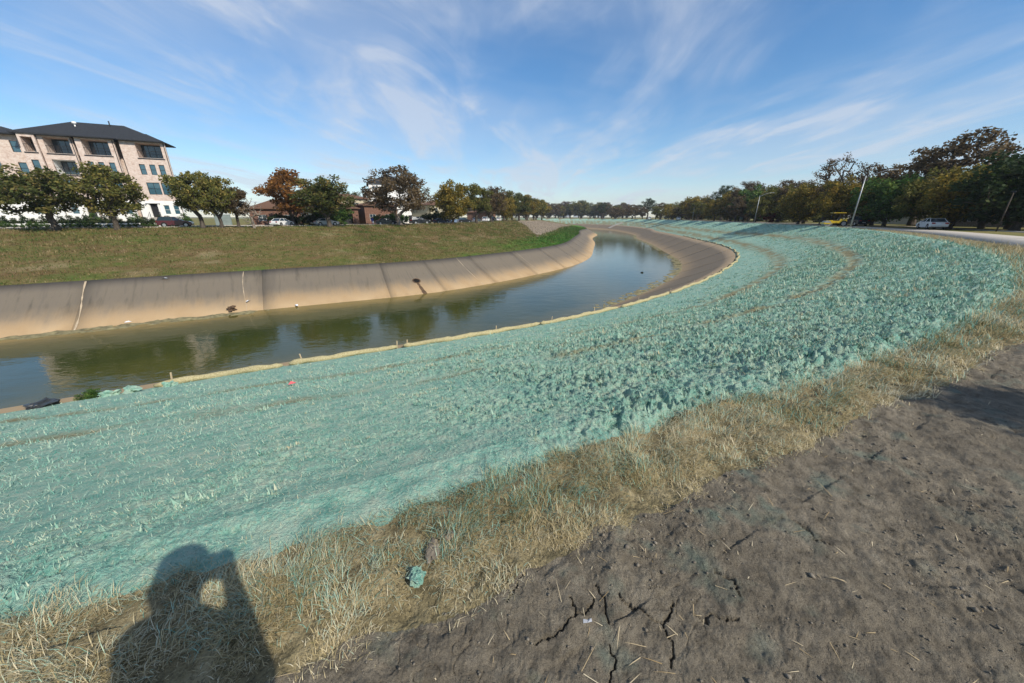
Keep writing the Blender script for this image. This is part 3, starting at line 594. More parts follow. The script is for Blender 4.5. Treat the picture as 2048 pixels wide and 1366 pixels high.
def straws():       # loose straw and clods on the bare dirt
    x, y, s, d, r = scatter(9000, 108, 124, -20.5, -16.1, 2.0, 1.3, .5); n = len(x); k = rng.random(n) < .34; x, y = x[k], y[k]; n = len(x)
    z = height(x, y)+.004; blades('loose_straw', np.stack([x, y, z], 1), rng.gamma(2, .022, n)+.015, rng.uniform(.0018, .0042, n), rng.random(n), MT['straw'], (1.35, 1.6), .12)
    x, y, s, d, r = scatter(70000, 107, 124, -21, -16.2, 2.2, 1.2, .5); cl = np.clip(fbm(x+5, y+2, 1.1, 2)+.15*(x-.6), 0, 1); k = rng.random(len(x)) < cl*.8+.16; x, y = x[k], y[k]; n = len(x); z = height(x, y)
    rad = .0018+rng.gamma(1.3, .0024, n); ico = np.array([(0,0,1),(.9,0,.35),(.28,.86,.3),(-.72,.53,.4),(-.72,-.53,.3),(.28,-.86,.4),(0,0,-.6)]); f = np.array([(0,1,2),(0,2,3),(0,3,4),(0,4,5),(0,5,1),(6,2,1),(6,3,2),(6,4,3),(6,5,4),(6,1,5)])
    V = (np.stack([x, y, z+.2*rad], 1)[:, None]+ico[None]*rad[:, None, None]*rng.uniform(.6, 1.3, (n, 7, 1))).reshape(-1, 3); F = (f[None]+7*np.arange(n)[:, None, None]).reshape(-1, 3)
    tag(link('soil_clods', np_mesh('soil_clods', V, F), MT['rock']), kind='stuff')
    # stones on the rubble slope
    n = 2600; s = rng.uniform(222, 330, n); d = rng.uniform(44, 61, n); k = s > 224+(d-48)*3.6; p = at(s[k], d[k]); n = len(p); z = height(p[:, 0], p[:, 1]); rad = rng.uniform(.1, .32, n)
    V = (np.column_stack([p, z])[:, None]+ico[None]*rad[:, None, None]*rng.uniform(.6, 1.3, (n, 7, 1))).reshape(-1, 3); F = (f[None]+7*np.arange(n)[:, None, None]).reshape(-1, 3)
    tag(link('rubble_stones', np_mesh('rubble_stones', V, F), MT['stone']), kind='stuff')
straws()

# ------------------------------------------------------------------ straw wattles and stakes along the top of the near lining
def wattles():
    cuts = [104.9, 109.3, 114.2, 122.2, 129.5, 137, 145, 154, 164, 176, 190, 206, 224, 244]
    for i, (a, b) in enumerate(zip(cuts, cuts[1:])):
        s = np.arange(a+.05, b-.02, .22); wob = .12*np.sin(s*.9)+.09*np.sin(s*2.3+1); p = at(s, -.35+wob)
        z = height(p[:, 0], p[:, 1])+.10+.02*np.sin(s*3.1)
        r = .125+.014*np.sin(s*5.3)+.01*rng.normal(size=len(s)); r[0] = r[-1] = .05
        mb = MB(); mb.tube(list(np.column_stack([p, z])), list(r), 10)
        o = mb.build('straw_wattle', MT['wattle'])
        tag(o, 'straw filled erosion wattle lying along the lower edge of the green bank', 'wattle', 'straw wattles along the bank')
    for s in (105.4, 109.85, 113.95, 114.45, 119.4, 123.3, 127.1, 132.2, 137.5, 143.5, 150):
        q = at([s], -.12)[0]; z = float(height([q[0]], [q[1]])[0]); t = rng.uniform(-.12, .12, 2)
        mb = MB(); h = rng.uniform(.38, .5)
        mb.poly_prism([(-.02, -.02), (.02, -.02), (.02, .02), (-.02, .02)], -.3, h, 'z'); o = mb.build('wooden_stake', MT['stake'])
        o.location = (q[0], q[1], z); o.rotation_euler = (t[0], t[1], rng.uniform(0, 3))
        tag(o, 'thin wooden stake driven in beside the straw wattle', 'stake', 'stakes holding the wattles')
wattles()

# ------------------------------------------------------------------ trees
def attract_tree(seed, h, cr, cz0, n_at, lean=0., vase=.6):
    """trunk mesh + list of twig ends for a crown between cz0*h and h, radius cr"""
    R = np.random.default_rng(seed); cz = (cz0*h+h)/2; hz_ = (h-cz0*h)/2
    pts = []
    while len(pts) < n_at:
        p = R.uniform(-1, 1, 3); q = np.linalg.norm(p)
        if q > 1 or q < .35: continue
        w = 1+.28*math.sin(3*math.atan2(p[1], p[0])+seed)+.12*math.sin(5*p[2]+seed*2)
        pts.append((p[0]*cr*w*(1-.15*max(0, p[2])), p[1]*cr*w*(1-.15*max(0, p[2])), cz+p[2]*hz_*(1+.12*math.sin(4*math.atan2(p[1], p[0])+seed*1.7))))
    pts = np.array(pts); base = np.array([0, 0, 0.]); fork = np.array([lean*.25*h, R.normal(0, .02)*h, cz0*h*.75])
    nodes = [base, fork*.5+np.array([R.normal(0, .03)*h*.3, 0, 0]), fork]; par = [-1, 0, 1]; tips = []
    pts += np.array([lean*h*.45, 0, 0])
    for p in pts[np.argsort(np.linalg.norm(pts-fork, axis=1))]:
        A = np.array(nodes[2:]); dv = p-A; ds = np.linalg.norm(dv, axis=1); cost = ds*(1+.9*np.clip(-dv[:, 2]/(ds+1e-6), 0, 1))+.12*np.linalg.norm(A-fork, axis=1)
        j = int(cost.argmin())+2; a = nodes[j]; k = max(1, int(ds[j-2]/(.12*h)))
        prev = j
        for i in range(1, k+1):
            t = i/k; q = a+(p-a)*t+np.array([0, 0, .10*ds[j-2]*math.sin(math.pi*t)*vase])+R.normal(0, .012*h, 3)*(i < k); nodes.append(q); par.append(prev); prev = len(nodes)-1
        tips.append(prev)
    w = np.zeros(len(nodes))
    for t in tips:
        while t >= 0: w[t] += 1; t = par[t]
    rad = .0040*h+.030*h*(w/len(tips))**.62
    mb = MB()
    for i in range(1, len(nodes)):
        a, b = nodes[par[i]], nodes[i]
        rb = rad[i]; ra = min(rad[par[i]], rb*1.35) if par[i] > 0 else rad[0]*1.5
        if i == 1: a = a-np.array([0, 0, .3])
        mb.tube([a, b], [ra, rb], 5 if w[i] < 4 else 7, cap=False)
    me = bpy.data.meshes.new('trunk'); mb.bm.to_mesh(me); mb.bm.free()
    return me, np.array([nodes[t] for t in tips])
def leaf_mesh(tips, n, rc, size, seed, flat=.75):
    R = np.random.default_rng(seed); k = R.integers(0, len(tips), n); tone = R.normal(0, .17, len(tips))
    v = R.normal(0, 1, (n, 3)); v /= np.linalg.norm(v, axis=1)[:, None]; c = tips[k]+v*(rc*R.uniform(0, 1, n)**.5)[:, None]*np.array([1, 1, flat])
    a = R.normal(0, 1, (n, 3)); a /= np.linalg.norm(a, axis=1)[:, None]; b = np.cross(a, R.normal(0, 1, (n, 3))); b /= np.linalg.norm(b, axis=1)[:, None]
    sz = (size*R.uniform(.55, 1.35, n))[:, None]; a = a*sz*.6; b = b*sz*.38
    V = np.stack([c-a, c+b, c+a*1.1, c-b], 1).reshape(-1, 3); F = np.arange(4*n).reshape(-1, 4)
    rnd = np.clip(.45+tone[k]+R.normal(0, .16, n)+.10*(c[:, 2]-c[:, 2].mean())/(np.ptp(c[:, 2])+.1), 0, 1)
    return np_mesh('crown', V, F, False, dict(rnd=np.repeat(rnd, 4)))
PROTO = {}
def proto(key, seed, h, cr, cz0, nat, nl, rc, size, lean=0, vase=.6):
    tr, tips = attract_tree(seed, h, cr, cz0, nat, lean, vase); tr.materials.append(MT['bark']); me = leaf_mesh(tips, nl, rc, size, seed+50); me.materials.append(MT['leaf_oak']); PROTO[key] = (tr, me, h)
proto('oak_a', 11, 9, 3.9, .26, 95, 7800, .95, .30)
proto('oak_b', 12, 9, 3.3, .28, 85, 7000, .9, .29)
proto('oak_c', 13, 9, 3.6, .22, 90, 7400, .95, .30, .10)
proto('wide', 21, 11, 5.6, .20, 150, 11000, 1.0, .29)
proto('sparse', 22, 12, 4.2, .40, 120, 2600, .8, .24, .12)
proto('tall', 23, 14, 5.0, .35, 130, 5600, 1.0, .32, -.05)
proto('bushy', 24, 9, 4.6, .14, 110, 9000, 1.1, .34)
proto('bare', 25, 7, 2.4, .2, 90, 500, .5, .16, 0, .9)
proto('shrub', 31, 2.2, 1.3, .05, 40, 2600, .42, .16)
proto('hedge_ball', 32, 1.6, .8, .04, 36, 2600, .30, .10)
def tree(name, key, x, y, h, leaf, label, cat='tree', group=None, z=None, rz=None, bark=None, wide=1.):
    tr, cr, h0 = PROTO[key]; z = float(height([x], [y], detail=False)[0]) if z is None else z
    e = empty(name, (x, y, z-.03), rng.uniform(0, 6.28) if rz is None else rz); k = h/h0; e.scale = (k*wide, k*wide, k)
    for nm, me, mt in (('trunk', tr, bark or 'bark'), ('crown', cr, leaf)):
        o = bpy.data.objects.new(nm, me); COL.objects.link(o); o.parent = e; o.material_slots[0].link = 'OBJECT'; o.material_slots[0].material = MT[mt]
    return tag(e, label, cat, group)
LT = 'street trees along the far bank'
tree('oak_tree', 'oak_a', -67.8, 54.6, 8.6, 'leaf_oak', 'dense dark green street tree before the stepped left wing of the brick apartment house', group=LT, rz=.3, wide=1.4)
tree('oak_tree', 'oak_c', -62.2, 57.9, 8.9, 'leaf_olive', 'olive brown street tree before the middle bay of the brick apartment house', group=LT, rz=2, wide=1.12)
tree('oak_tree', 'oak_b', -53.6, 63.9, 9.0, 'leaf_olive', 'dense street tree just right of the brick apartment house, first of three close trunks', group=LT, rz=4, wide=1.05)
tree('oak_tree', 'oak_a', -51.3, 65.0, 8.8, 'leaf_olive', 'dense street tree in the middle of three close trunks beside the apartment house', group=LT, rz=1, wide=.85)
tree('oak_tree', 'oak_b', -49.6, 66.9, 6.8, 'leaf_brown', 'smaller brownish street tree, last of three close trunks beside the apartment house', group=LT, rz=3)
tree('myrtle_tree', 'bare', -46.9, 67.0, 5.0, 'leaf_brown', 'small nearly bare tree with several pale stems beside the orange tree', bark='palebark', wide=1.15)
tree('orange_tree', 'oak_c', -45.9, 77.4, 10.2, 'leaf_orange', 'orange autumn tree with a yellow top behind the white car', rz=.5, wide=1.2)
tree('oak_tree', 'oak_a', -36.2, 73.4, 9.2, 'leaf_oak', 'dense dark green tree with twin trunks behind the silver sedan', group=LT, rz=5, wide=1.3)
tree('broad_tree', 'wide', -25.6, 84.5, 11.6, 'leaf_brown', 'broad grey brown thinning tree in front of the dark roofed house', rz=1.2, wide=1.25, bark='palebark')
tree('gold_tree', 'bushy', -15.8, 98.2, 10.6, 'leaf_gold', 'round golden brown tree between the broad grey tree and the green row', rz=2, wide=.92)
tree('oak_tree', 'oak_b', -10.9, 113, 11.2, 'leaf_olive', 'olive green street tree next along from the golden brown tree', group=LT, rz=1, wide=1.1)
tree('oak_tree', 'wide', -7.2, 131, 11.4, 'leaf_brown', 'grey brown street tree behind the olive green one in the row', group=LT, rz=2, wide=.8)
tree('gold_tree', 'bushy', -2.2, 151, 9.8, 'leaf_gold', 'small rusty gold tree in the receding street row', rz=4, wide=.75)
far_lab = 'olive brown tree in the far receding part of the street row'
for i, (x, y, h, k, l) in enumerate([(-4, 170, 13.5, 'oak_a', 'leaf_oak'), (3.5, 186, 13, 'oak_b', 'leaf_oak'), (8.5, 206, 12.4, 'oak_c', 'leaf_gold'), (13.5, 228, 12, 'oak_a', 'leaf_olive'), (16, 246, 12, 'oak_b', 'leaf_olive'), (21, 262, 12.5, 'oak_c', 'leaf_gold'), (10, 275, 12, 'oak_a', 'leaf_oak'), (0, 230, 13, 'oak_b', 'leaf_olive')]):
    tree('oak_tree', k, x, y, h, l, far_lab, group='far street trees', rz=i, wide=1.15)
# trees on the right, beyond the road
RT = 'trees in the belt beyond the right road'
right = [
 ('bushy', 63.5, 46.5, 9.3, 'leaf_dark', 1.15), ('wide', 69, 51, 9.6, 'leaf_green', 1.1), ('bushy', 71.5, 56, 8.3, 'leaf_dark', 1.1), ('tall', 76, 64.5, 15.0, 'leaf_brown', 1.15), ('bushy', 63.5, 53.5, 8.3, 'leaf_gold', .95),
 ('bushy', 68, 60, 8.8, 'leaf_olive', 1.0), ('tall', 80, 74, 13.6, 'leaf_brown', 1.0), ('bushy', 67.5, 67, 8.5, 'leaf_green', 1.0), ('wide', 78, 82, 11.6, 'leaf_brown', 1.0), ('bushy', 74, 76, 9, 'leaf_olive', 1.),
 ('bushy', 66.5, 76, 9.0, 'leaf_gold', .85), ('sparse', 67.5, 80.5, 13.8, 'leaf_brown', .85), ('bushy', 68, 88, 8.8, 'leaf_gold', .9), ('bushy', 78, 99, 9.6, 'leaf_olive', 1.), ('wide', 88, 113, 10.5, 'leaf_brown', .8),
 ('bushy', 86, 120, 10.2, 'leaf_olive', .9), ('tall', 91, 127, 12, 'leaf_brown', .8), ('bushy', 90, 137, 11, 'leaf_green', .9), ('wide', 95, 149, 13.0, 'leaf_brown', .8), ('bushy', 93, 158, 10.8, 'leaf_gold', .9),
 ('wide', 100, 172, 11.4, 'leaf_dark', .9), ('tall', 107, 190, 15.0, 'leaf_dark', .8), ('bushy', 100, 200, 11, 'leaf_gold', 1.), ('bushy', 106, 216, 11.5, 'leaf_gold', 1.), ('wide', 113, 236, 11, 'leaf_olive', .9), ('bushy', 112, 258, 10, 'leaf_olive', 1.1),
 ('wide', 113, 282, 10.4, 'leaf_brown', .9), ('tall', 111, 305, 14.5, 'leaf_dark', .8), ('wide', 105, 325, 10.5, 'leaf_brown', 1.), ('bushy', 96, 345, 9.5, 'leaf_brown', 1.1), ('tall', 88, 362, 13.5, 'leaf_dark', .8)]
lab = ['dense dark evergreen right of the dark street lamp, at the end of the belt', 'spreading green tree just behind the dark street lamp', 'dense dark evergreen between the spreading green tree and the tallest brown tree', 'tallest brown tree with an open branching top, above the parked white car', 'bushy gold tree directly behind the parked white car', 'bushy olive tree left of the gold tree by the white car', 'tall brown tree with open top left of the tallest brown one', 'bushy fresh green tree between the tall street lamp and the white car', 'spreading grey brown tree behind the tall street lamp', 'bushy olive tree left of the spreading tree behind the street lamp', 'bushy gold tree right behind the yellow roller', 'tall nearly bare tree rising behind the yellow roller', 'bushy gold tree left of the tall nearly bare tree', 'bushy olive tree beside the gold tree left of the nearly bare tree', 'spreading grey brown tree between two bushy olive trees', 'bushy olive tree behind the red leaved shrub', 'slender brown tree above the blue tractor', 'bushy fresh green tree behind the blue tractor', 'spreading brown tree rising left of the blue tractor', 'bushy gold tree left of the blue tractor', 'spreading dark tree before the tall dark tree', 'tall dark tree rising highest above the distant street lamp', 'bushy yellow tree behind the white van under the far trees', 'second bushy yellow tree, left of the white vehicle', 'spreading olive tree left of the two bushy yellow trees', 'low olive tree behind the far white van', 'spreading brown tree beyond the far white van', 'tall dark tree standing alone above the far belt', 'spreading brown tree beside the lone tall dark tree', 'low bushy brown tree near the pale concrete chute', 'tall dark tree at the end of the belt by the chute']
for i, (k, x, y, h, l, w) in enumerate(right): tree('roadside_tree', k, x, y, h*(1.0 if y < 100 else 1.1), l, lab[i], group=RT, rz=i*1.7, wide=w*(1.1 if y < 100 else 1.35))
for i, (x, y, h) in enumerate(((77.5, 118, 7.5), (82, 136, 8), (86, 158, 8.5), (93, 186, 9), (98, 214, 9.5), (101, 240, 9), (103, 266, 9), (102, 290, 8.5))):
    tree('roadside_tree', ('oak_b', 'oak_c', 'wide')[i % 3], x, y, h, ('leaf_olive', 'leaf_brown', 'leaf_gold')[i % 3], 'smaller tree standing close to the road edge, its shadow reaching down the green bank', group='smaller trees along the right road', rz=i*2.1)
for i in range(18, 60):      # undergrowth closing the belt at ground level
    s_ = 165+i*4.3; p_ = at([s_], -40-5*math.sin(i*1.9))[0]
    tree('understory_shrub', 'shrub', p_[0], p_[1], 3.4+1.1*math.sin(i*2.7), ('leaf_dark', 'leaf_brown', 'leaf_dark', 'leaf_olive')[i % 4], 'dark shrub in the undergrowth below the right belt of trees', 'shrub', 'undergrowth below the right belt', wide=1.35)
tree('red_shrub', 'shrub', 84, 121, 4.2, 'leaf_red', 'red leaved shrub beside the blue machine under the right trees', 'shrub')
# a second, darker rank behind
for i in range(26):
    t = i/25; s = 150+t*260; p = at([s], -52-6*math.sin(i*2.1))[0]
    tree('background_tree', ('bushy', 'wide', 'oak_a')[i % 3], p[0], p[1], 9.5+2*math.sin(i*1.3), ('leaf_dark', 'leaf_brown', 'leaf_dark', 'leaf_oak')[i % 4], 'dark tree in the second rank behind the right belt', group='second rank of trees on the right', wide=1.2)
for i in range(9):
    tree('verge_tree', 'bushy', 74+i*4+3*math.sin(i*3), 38+4*math.sin(i*1.9), 9+math.sin(i), 'leaf_dark', 'dark tree closing the right end of the belt', group='trees closing the right belt', wide=1.2)
# far woods across the bend
n = 0
for i in range(64):
    x = -60+i*3.6+rng.uniform(-2, 2); y = 470+rng.uniform(0, 90)-abs(x-60)*.1
    if i % 4 == 0: y += 120
    tree('far_tree', ('oak_a', 'wide', 'bushy', 'oak_c')[i % 4], x, y, rng.uniform(15, 22), ('leaf_brown', 'leaf_oak', 'leaf_olive', 'leaf_brown')[(i*7) % 4], 'distant tree in the woods across the bend', group='distant woods', wide=1.25)
for i in range(34):      # behind the left street
    s = 70+i*7.4; p = at([s], D4+42+10*math.sin(i*2.3))[0]
    if np.hypot(p[0]+70, p[1]-86) < 26: continue
    tree('yard_tree', ('oak_b', 'wide', 'oak_c')[i % 3], p[0], p[1], 7+1.6*math.sin(i*1.7), ('leaf_oak', 'leaf_brown', 'leaf_dark', 'leaf_oak')[i % 4], 'tree in the yards behind the far street', group='yard trees behind the far street', wide=1.1)
# shadow-casting tree just outside the right edge, behind the photographer's right hand
tree('young_tree', 'oak_c', 8.4, -.9, 4.6, 'leaf_olive', 'young leafy tree on the bare dirt, its shadow falling over the path', rz=1.0, wide=.55)

# ------------------------------------------------------------------ buildings
def local_empty(name, corner, direction):
    return empty(name, corner, math.atan2(direction[1], direction[0]))
def window(root, x0, x1, z0, z1, y, glass='blueglass', cols=1, rows=2, frame='black', dep=.1):
    w = MB(); f = .06
    w.box(x0, x1, y-.03, y+dep, z0, z0+f); w.box(x0, x1, y-.03, y+dep, z1-f, z1); w.box(x0, x0+f, y-.03, y+dep, z0+f, z1-f); w.box(x1-f, x1, y-.03, y+dep, z0+f, z1-f)
    for c in range(1, cols):
        xc = x0+(x1-x0)*c/cols; w.box(xc-.025, xc+.025, y-.02, y+.05, z0+f, z1-f)
    for r in range(1, rows):
        zc = z0+(z1-z0)*r/rows; w.box(x0+f, x1-f, y-.015, y+.045, zc-.02, zc+.02)
    fr = w.build('window', MT[frame], root)
    MB().box(x0+.03, x1-.03, y+.02, y+.06, z0+.03, z1-.03).build('pane', MT[glass], fr)
def wall_with_holes(mb, x0, x1, z0, z1, y, holes, depth=.3, mi=0):
    """front wall at y (thickness depth to +y) with rectangular openings"""
    xs = sorted({x0, x1, *[h[0] for h in holes], *[h[1] for h in holes]}); zs = sorted({z0, z1, *[h[2] for h in holes], *[h[3] for h in holes]})
    for a, b in zip(xs, xs[1:]):
        for c, d in zip(zs, zs[1:]):
            if any(h[0] <= (a+b)/2 <= h[1] and h[2] <= (c+d)/2 <= h[3] for h in holes): continue
            mb.box(a, b, y, y+depth, c, d, mi)
def hip(mb, x0, x1, y0, y1, z, h, over=.5, thick=.18, inset=None):
    x0 -= over; x1 += over; y0 -= over; y1 += over; dy = (y1-y0)/2; ins = min(dy if inset is None else inset, (x1-x0)/2-.2); ym = (y0+y1)/2
    V = [(x0, y0, z), (x1, y0, z), (x1, y1, z), (x0, y1, z), (x0, y0, z+thick), (x1, y0, z+thick), (x1, y1, z+thick), (x0, y1, z+thick), (x0+ins, ym, z+h), (x1-ins, ym, z+h)]
    mb.faces(V, [(3, 2, 1, 0), (0, 1, 5, 4), (1, 2, 6, 5), (2, 3, 7, 6), (3, 0, 4, 7), (4, 5, 9, 8), (6, 7, 8, 9), (5, 6, 9), (7, 4, 8)])
def apartment():
    # local: x from the right corner to the left is negative; y away from the street; right corner at the origin
    r = local_empty('apartment_house', (-64.6, 73.5, LZ), (.9, .43)); r.scale = (1.1, 1.1, 1.1); tag(r, 'four storey apartment house of pale pink brick with white ground floor and dark roof', 'house')
    bays = [(-5.7, 0, 0.0), (-10.7, -6.2, -.35), (-14.9, -11.1, -.0), (-16.7, -14.9, -.5), (-26, -16.7, 1.3)]
    openings = {0: [(-3.8, -.6, 10.9, 13.1)], 1: [(-10.0, -6.9, 10.9, 13.1)], 2: [(-14.3, -11.5, 10.9, 13.1), (-14.2, -11.6, 7.9, 10.0)], 3: [(-16.4, -15.2, 10.9, 12.9)], 4: []}
    wins = {0: [(-1.6, -.85, 8.3, 9.9), (-2.8, -2.05, 8.3, 9.9), (-4.1, -3.35, 8.3, 9.9), (-2.0, -.3, 5.2, 7.1), (-3.9, -2.2, 5.2, 7.1)], 1: [(-7.6, -6.9, 8.3, 9.9), (-8.9, -8.2, 8.3, 9.9), (-10.1, -9.4, 8.3, 9.9), (-8.2, -6.8, 5.2, 7.1), (-10.1, -8.7, 5.2, 7.1)],
            2: [(-12.8, -11.6, 5.2, 7.1), (-14.2, -13.0, 5.2, 7.1)], 3: [(-16.2, -15.4, 8.1, 9.8), (-16.2, -15.4, 5.2, 6.9)], 4: [(-18.6, -17.7, 10.9, 12.5), (-18.6, -17.7, 7.9, 9.5), (-21.5, -20.4, 10.9, 12.5), (-21.5, -20.4, 7.9, 9.5), (-21.5, -20.4, 4.9, 6.5)]}
    g_win = {0: [(-1.3, -.5, 2.0, 3.5), (-2.6, -1.8, 2.0, 3.5)], 1: [(-7.6, -6.7, 2.0, 3.5)], 2: [(-14.2, -13.3, 2.0, 3.5)], 3: [], 4: [(-19, -17.6, 2, 3.5)]}
    door = {0: (-4.35, -3.35, 1.5, 3.75), 1: (-10, -9, 1.5, 3.75), 2: (-12.4, -11.4, 1.5, 3.75)}
    for i, (a, b, y) in enumerate(bays):
        holes = openings[i]+wins[i]; W = MB(); wall_with_holes(W, a, b, 4.2, 13.3, y, holes); W.build('brick_wall', MT['brick'], r); Wt = MB()
        gh = list(g_win[i])+([door[i]] if i in door else []); wall_with_holes(Wt, a, b, 0, 4.2, y-.02, gh); Wt.build('ground_floor_wall', MT['stucco'], r)
        for h in wins[i]: window(r, *h, y+.12, cols=1 if h[1]-h[0] < 1 else 2)
        for h in g_win[i]: window(r, *h, y+.1, 'blueglass', 1, 2, 'stucco')
        if i in door:
            d0, d1, z0, z1 = door[i]
            dd = MB().box(d0, d1, y+.25, y+.31, z0, z1).build('door', MT['black'], r); MB().box(d1-.16, d1-.1, y+.19, y+.25, z0+.9, z0+1.15).build('handle', MT['rim'], dd)
            pm = MB(); pm.poly_prism([(d0-.45, z1+.15), (d1+.45, z1+.15), ((d0+d1)/2, z1+.75)], y-.28, y-.05, 'y'); pm.box(d0-.45, d1+.45, y-.32, y-.05, z1+.02, z1+.15); pm.box(d0-.3, d0-.08, y-.16, y-.03, z0, z1+.02); pm.box(d1+.08, d1+.3, y-.16, y-.03, z0, z1+.02); pm.build('pediment', MT['stucco'], r)
            st = MB()
            for k in range(7): st.box(d0-.2, d1+.2, y-.35-.28*(7-k), y-.35-.28*(6-k)+(.0 if k < 6 else .33), 0, 1.5*(k+1)/7)
            st.build('steps', MT['road'], r)
            rl = MB()
            for xx in (d0-.2, d1+.2): rl.tube([(xx, y-.4, 1.5), (xx, y-.4, 2.4), (xx, y-2.3, 1.1), (xx, y-2.3, .2)], .03, 5)
            rl.build('railing', MT['black'], r)
        for (a0, a1, z0, z1) in openings[i]:
            # recessed balcony: floor, ceiling, glazed back wall, rail
            bx = MB(); bx.box(a0-.02, a1+.02, y+.3, y+2.0, z0-.16, z0); bx.box(a0-.02, a1+.02, y+.3, y+2., z1, z1+.14); bx.box(a0-.14, a0, y+.3, y+2., z0, z1); bx.box(a1, a1+.14, y+.3, y+2., z0, z1); bx.box(a0, a1, y+1.9, y+2.05, z0, z1); bx.build('balcony', MT['stucco' if i in (2, 3) and z0 < 10.9 else 'brick'], r)
            window(r, a0+.15, a1-.5 if a1-a0 > 2 else a1-.1, z0+.02, z1-.1, y+1.75, 'glass', 3, 1)
            rl = MB(); rl.tube([(a0, y+.08, z0+1.02), (a1, y+.08, z0+1.02)], .03, 5)
            for q in np.arange(a0+.1, a1, .22): rl.tube([(q, y+.08, z0), (q, y+.08, z0+1.02)], .012, 4)
            rl.build('railing', MT['black'], r)
            MB().box(a0-.15, a1+.15, y-.06, y-.003, z0-.2, z0-.05).build('ledge', MT['black'], r)
        if i < 3:
            mb = MB(); mb.tube([(b-.12, y-.07, 0), (b-.12, y-.07, 13.2)], .05, 6); mb.build('downpipe', MT['black'], r)
    body = MB(); body.poly_prism([(-.02, .31), (-4.2, 11.2), (-26, 11.2), (-26, 1.62), (-16.75, 1.62), (-16.75, .35), (-.02, .35)][:1]+[(-4.2, 11.2), (-26, 11.2), (-26, 2.1), (-.6, 2.1)], 0.05, 10.7, 'z'); body.build('rear_wall', MT['brick'], r)
    side = MB(); side.faces([(0, .28, 0), (-4.2, 11.2, 0), (-4.2, 11.2, 13.3), (0, .28, 13.3), (-.3, .3, 0), (-4.5, 11.2, 0), (-4.5, 11.2, 13.3), (-.3, .3, 13.3)], [(0, 1, 2, 3), (7, 6, 5, 4), (3, 2, 6, 7), (1, 5, 6, 2), (0, 3, 7, 4), (0, 4, 5, 1)]); side.build('side_wall', MT['brick'], r)
    core = MB(); core.poly_prism([(-1.6, 2.15), (-4.6, 11.1), (-25.8, 11.1), (-25.8, 2.15)], 10.75, 13.25, 'z'); core.build('upper_core', MT['brick'], r)
    ro = MB(); ro.faces([(-17.4, -.7, 13.3), (.12, -.45, 13.3), (-4.0, 11.6, 13.3), (-17.4, 11.6, 13.3), (-17.4, -.7, 13.5), (.12, -.45, 13.5), (-4.0, 11.6, 13.5), (-17.4, 11.6, 13.5), (-12.6, 5.4, 16.3), (-6.2, 5.4, 16.3)], [(3, 2, 1, 0), (0, 1, 5, 4), (1, 2, 6, 5), (2, 3, 7, 6), (3, 0, 4, 7), (4, 5, 9, 8), (6, 7, 8, 9), (5, 6, 9), (7, 4, 8)]); roof = ro.build('roof', MT['shingle'], r)
    for (x0, x1, y0, h) in ((-5.8, -.25, -.25, 1.5), (-10.75, -6.1, -.6, 1.4), (-15.0, -11, -.25, 1.4), (-26, -16.2, .9, 1.7)):
        m2 = MB(); hip(m2, x0, x1, y0, y0+(4.6 if x0 > -6 else 6.5 if x0 > -20 else 9.5), 13.28 if x0 > -20 else 13.24, h, .42, .15); m2.build('bay_roof', MT['shingle'], roof)
    v = MB(); v.tube([(-11.5, 3.4, 14.6), (-11.5, 3.4, 15.9)], .1, 7).tube([(-11.5, 3.4, 15.7), (-11.5, 3.4, 16.0)], .28, 7); v.build('roof_vent', MT['stucco'], roof)
    v = MB(); v.tube([(-7.7, 4.6, 15.4), (-7.7, 4.6, 16.7)], .09, 7); v.build('roof_vent', MT['black'], roof)
    return r
apt = apartment()
# planting strip in front of the apartment house, low white retaining wall with pale plants
def apt_front():
    fw = MB(); fw.box(-25, -4.8, -4.6, -4.3, -.05, .62).box(-3.0, 1.0, -4.6, -4.3, -.05, .62); o = fw.build('planter_wall', MT['stucco']); o.location = (-64.6, 73.5, LZ); o.scale = (1.1, 1.1, 1.1); o.rotation_euler = (0, 0, math.atan2(.43, .9)); tag(o, 'low white retaining wall in front of the apartment house', 'wall')
    c, s_ = .9/math.hypot(.9, .43), .43/math.hypot(.9, .43)
    for k in range(30):
        lx = -24.5+k*.84; ly = -5.0+rng.uniform(-.15, .15); x = -64.6+1.1*(lx*c-ly*s_); y = 73.5+1.1*(lx*s_+ly*c)
        tree('bedding_plant', 'hedge_ball', x, y, rng.uniform(.55, 1.05), 'leaf_green', 'low green plant at the foot of the white retaining wall', 'plant', 'plants along the white wall', z=LZ, wide=1.05)
    for k in range(24):
        lx = -24+k*.98; ly = -3.6; x = -64.6+1.1*(lx*c-ly*s_); y = 73.5+1.1*(lx*s_+ly*c)
        tree('hedge_shrub', 'hedge_ball', x, y, rng.uniform(1.3, 1.9), 'leaf_dark', 'dark clipped shrub in the hedge below the apartment house windows', 'shrub', 'hedge before the apartment house', z=LZ, wide=1.)
    for lx in (-6, -11, .4): 
        x = -64.6+1.1*(lx*c+2.3*s_); y = 73.5+1.1*(lx*s_-2.3*c)
        tree('round_bush', 'hedge_ball', x, y, 2.2, 'leaf_green', 'round clipped green bush beside the front steps of the apartment house', 'bush', 'round bushes by the steps', z=LZ, wide=.9)
apt_front()
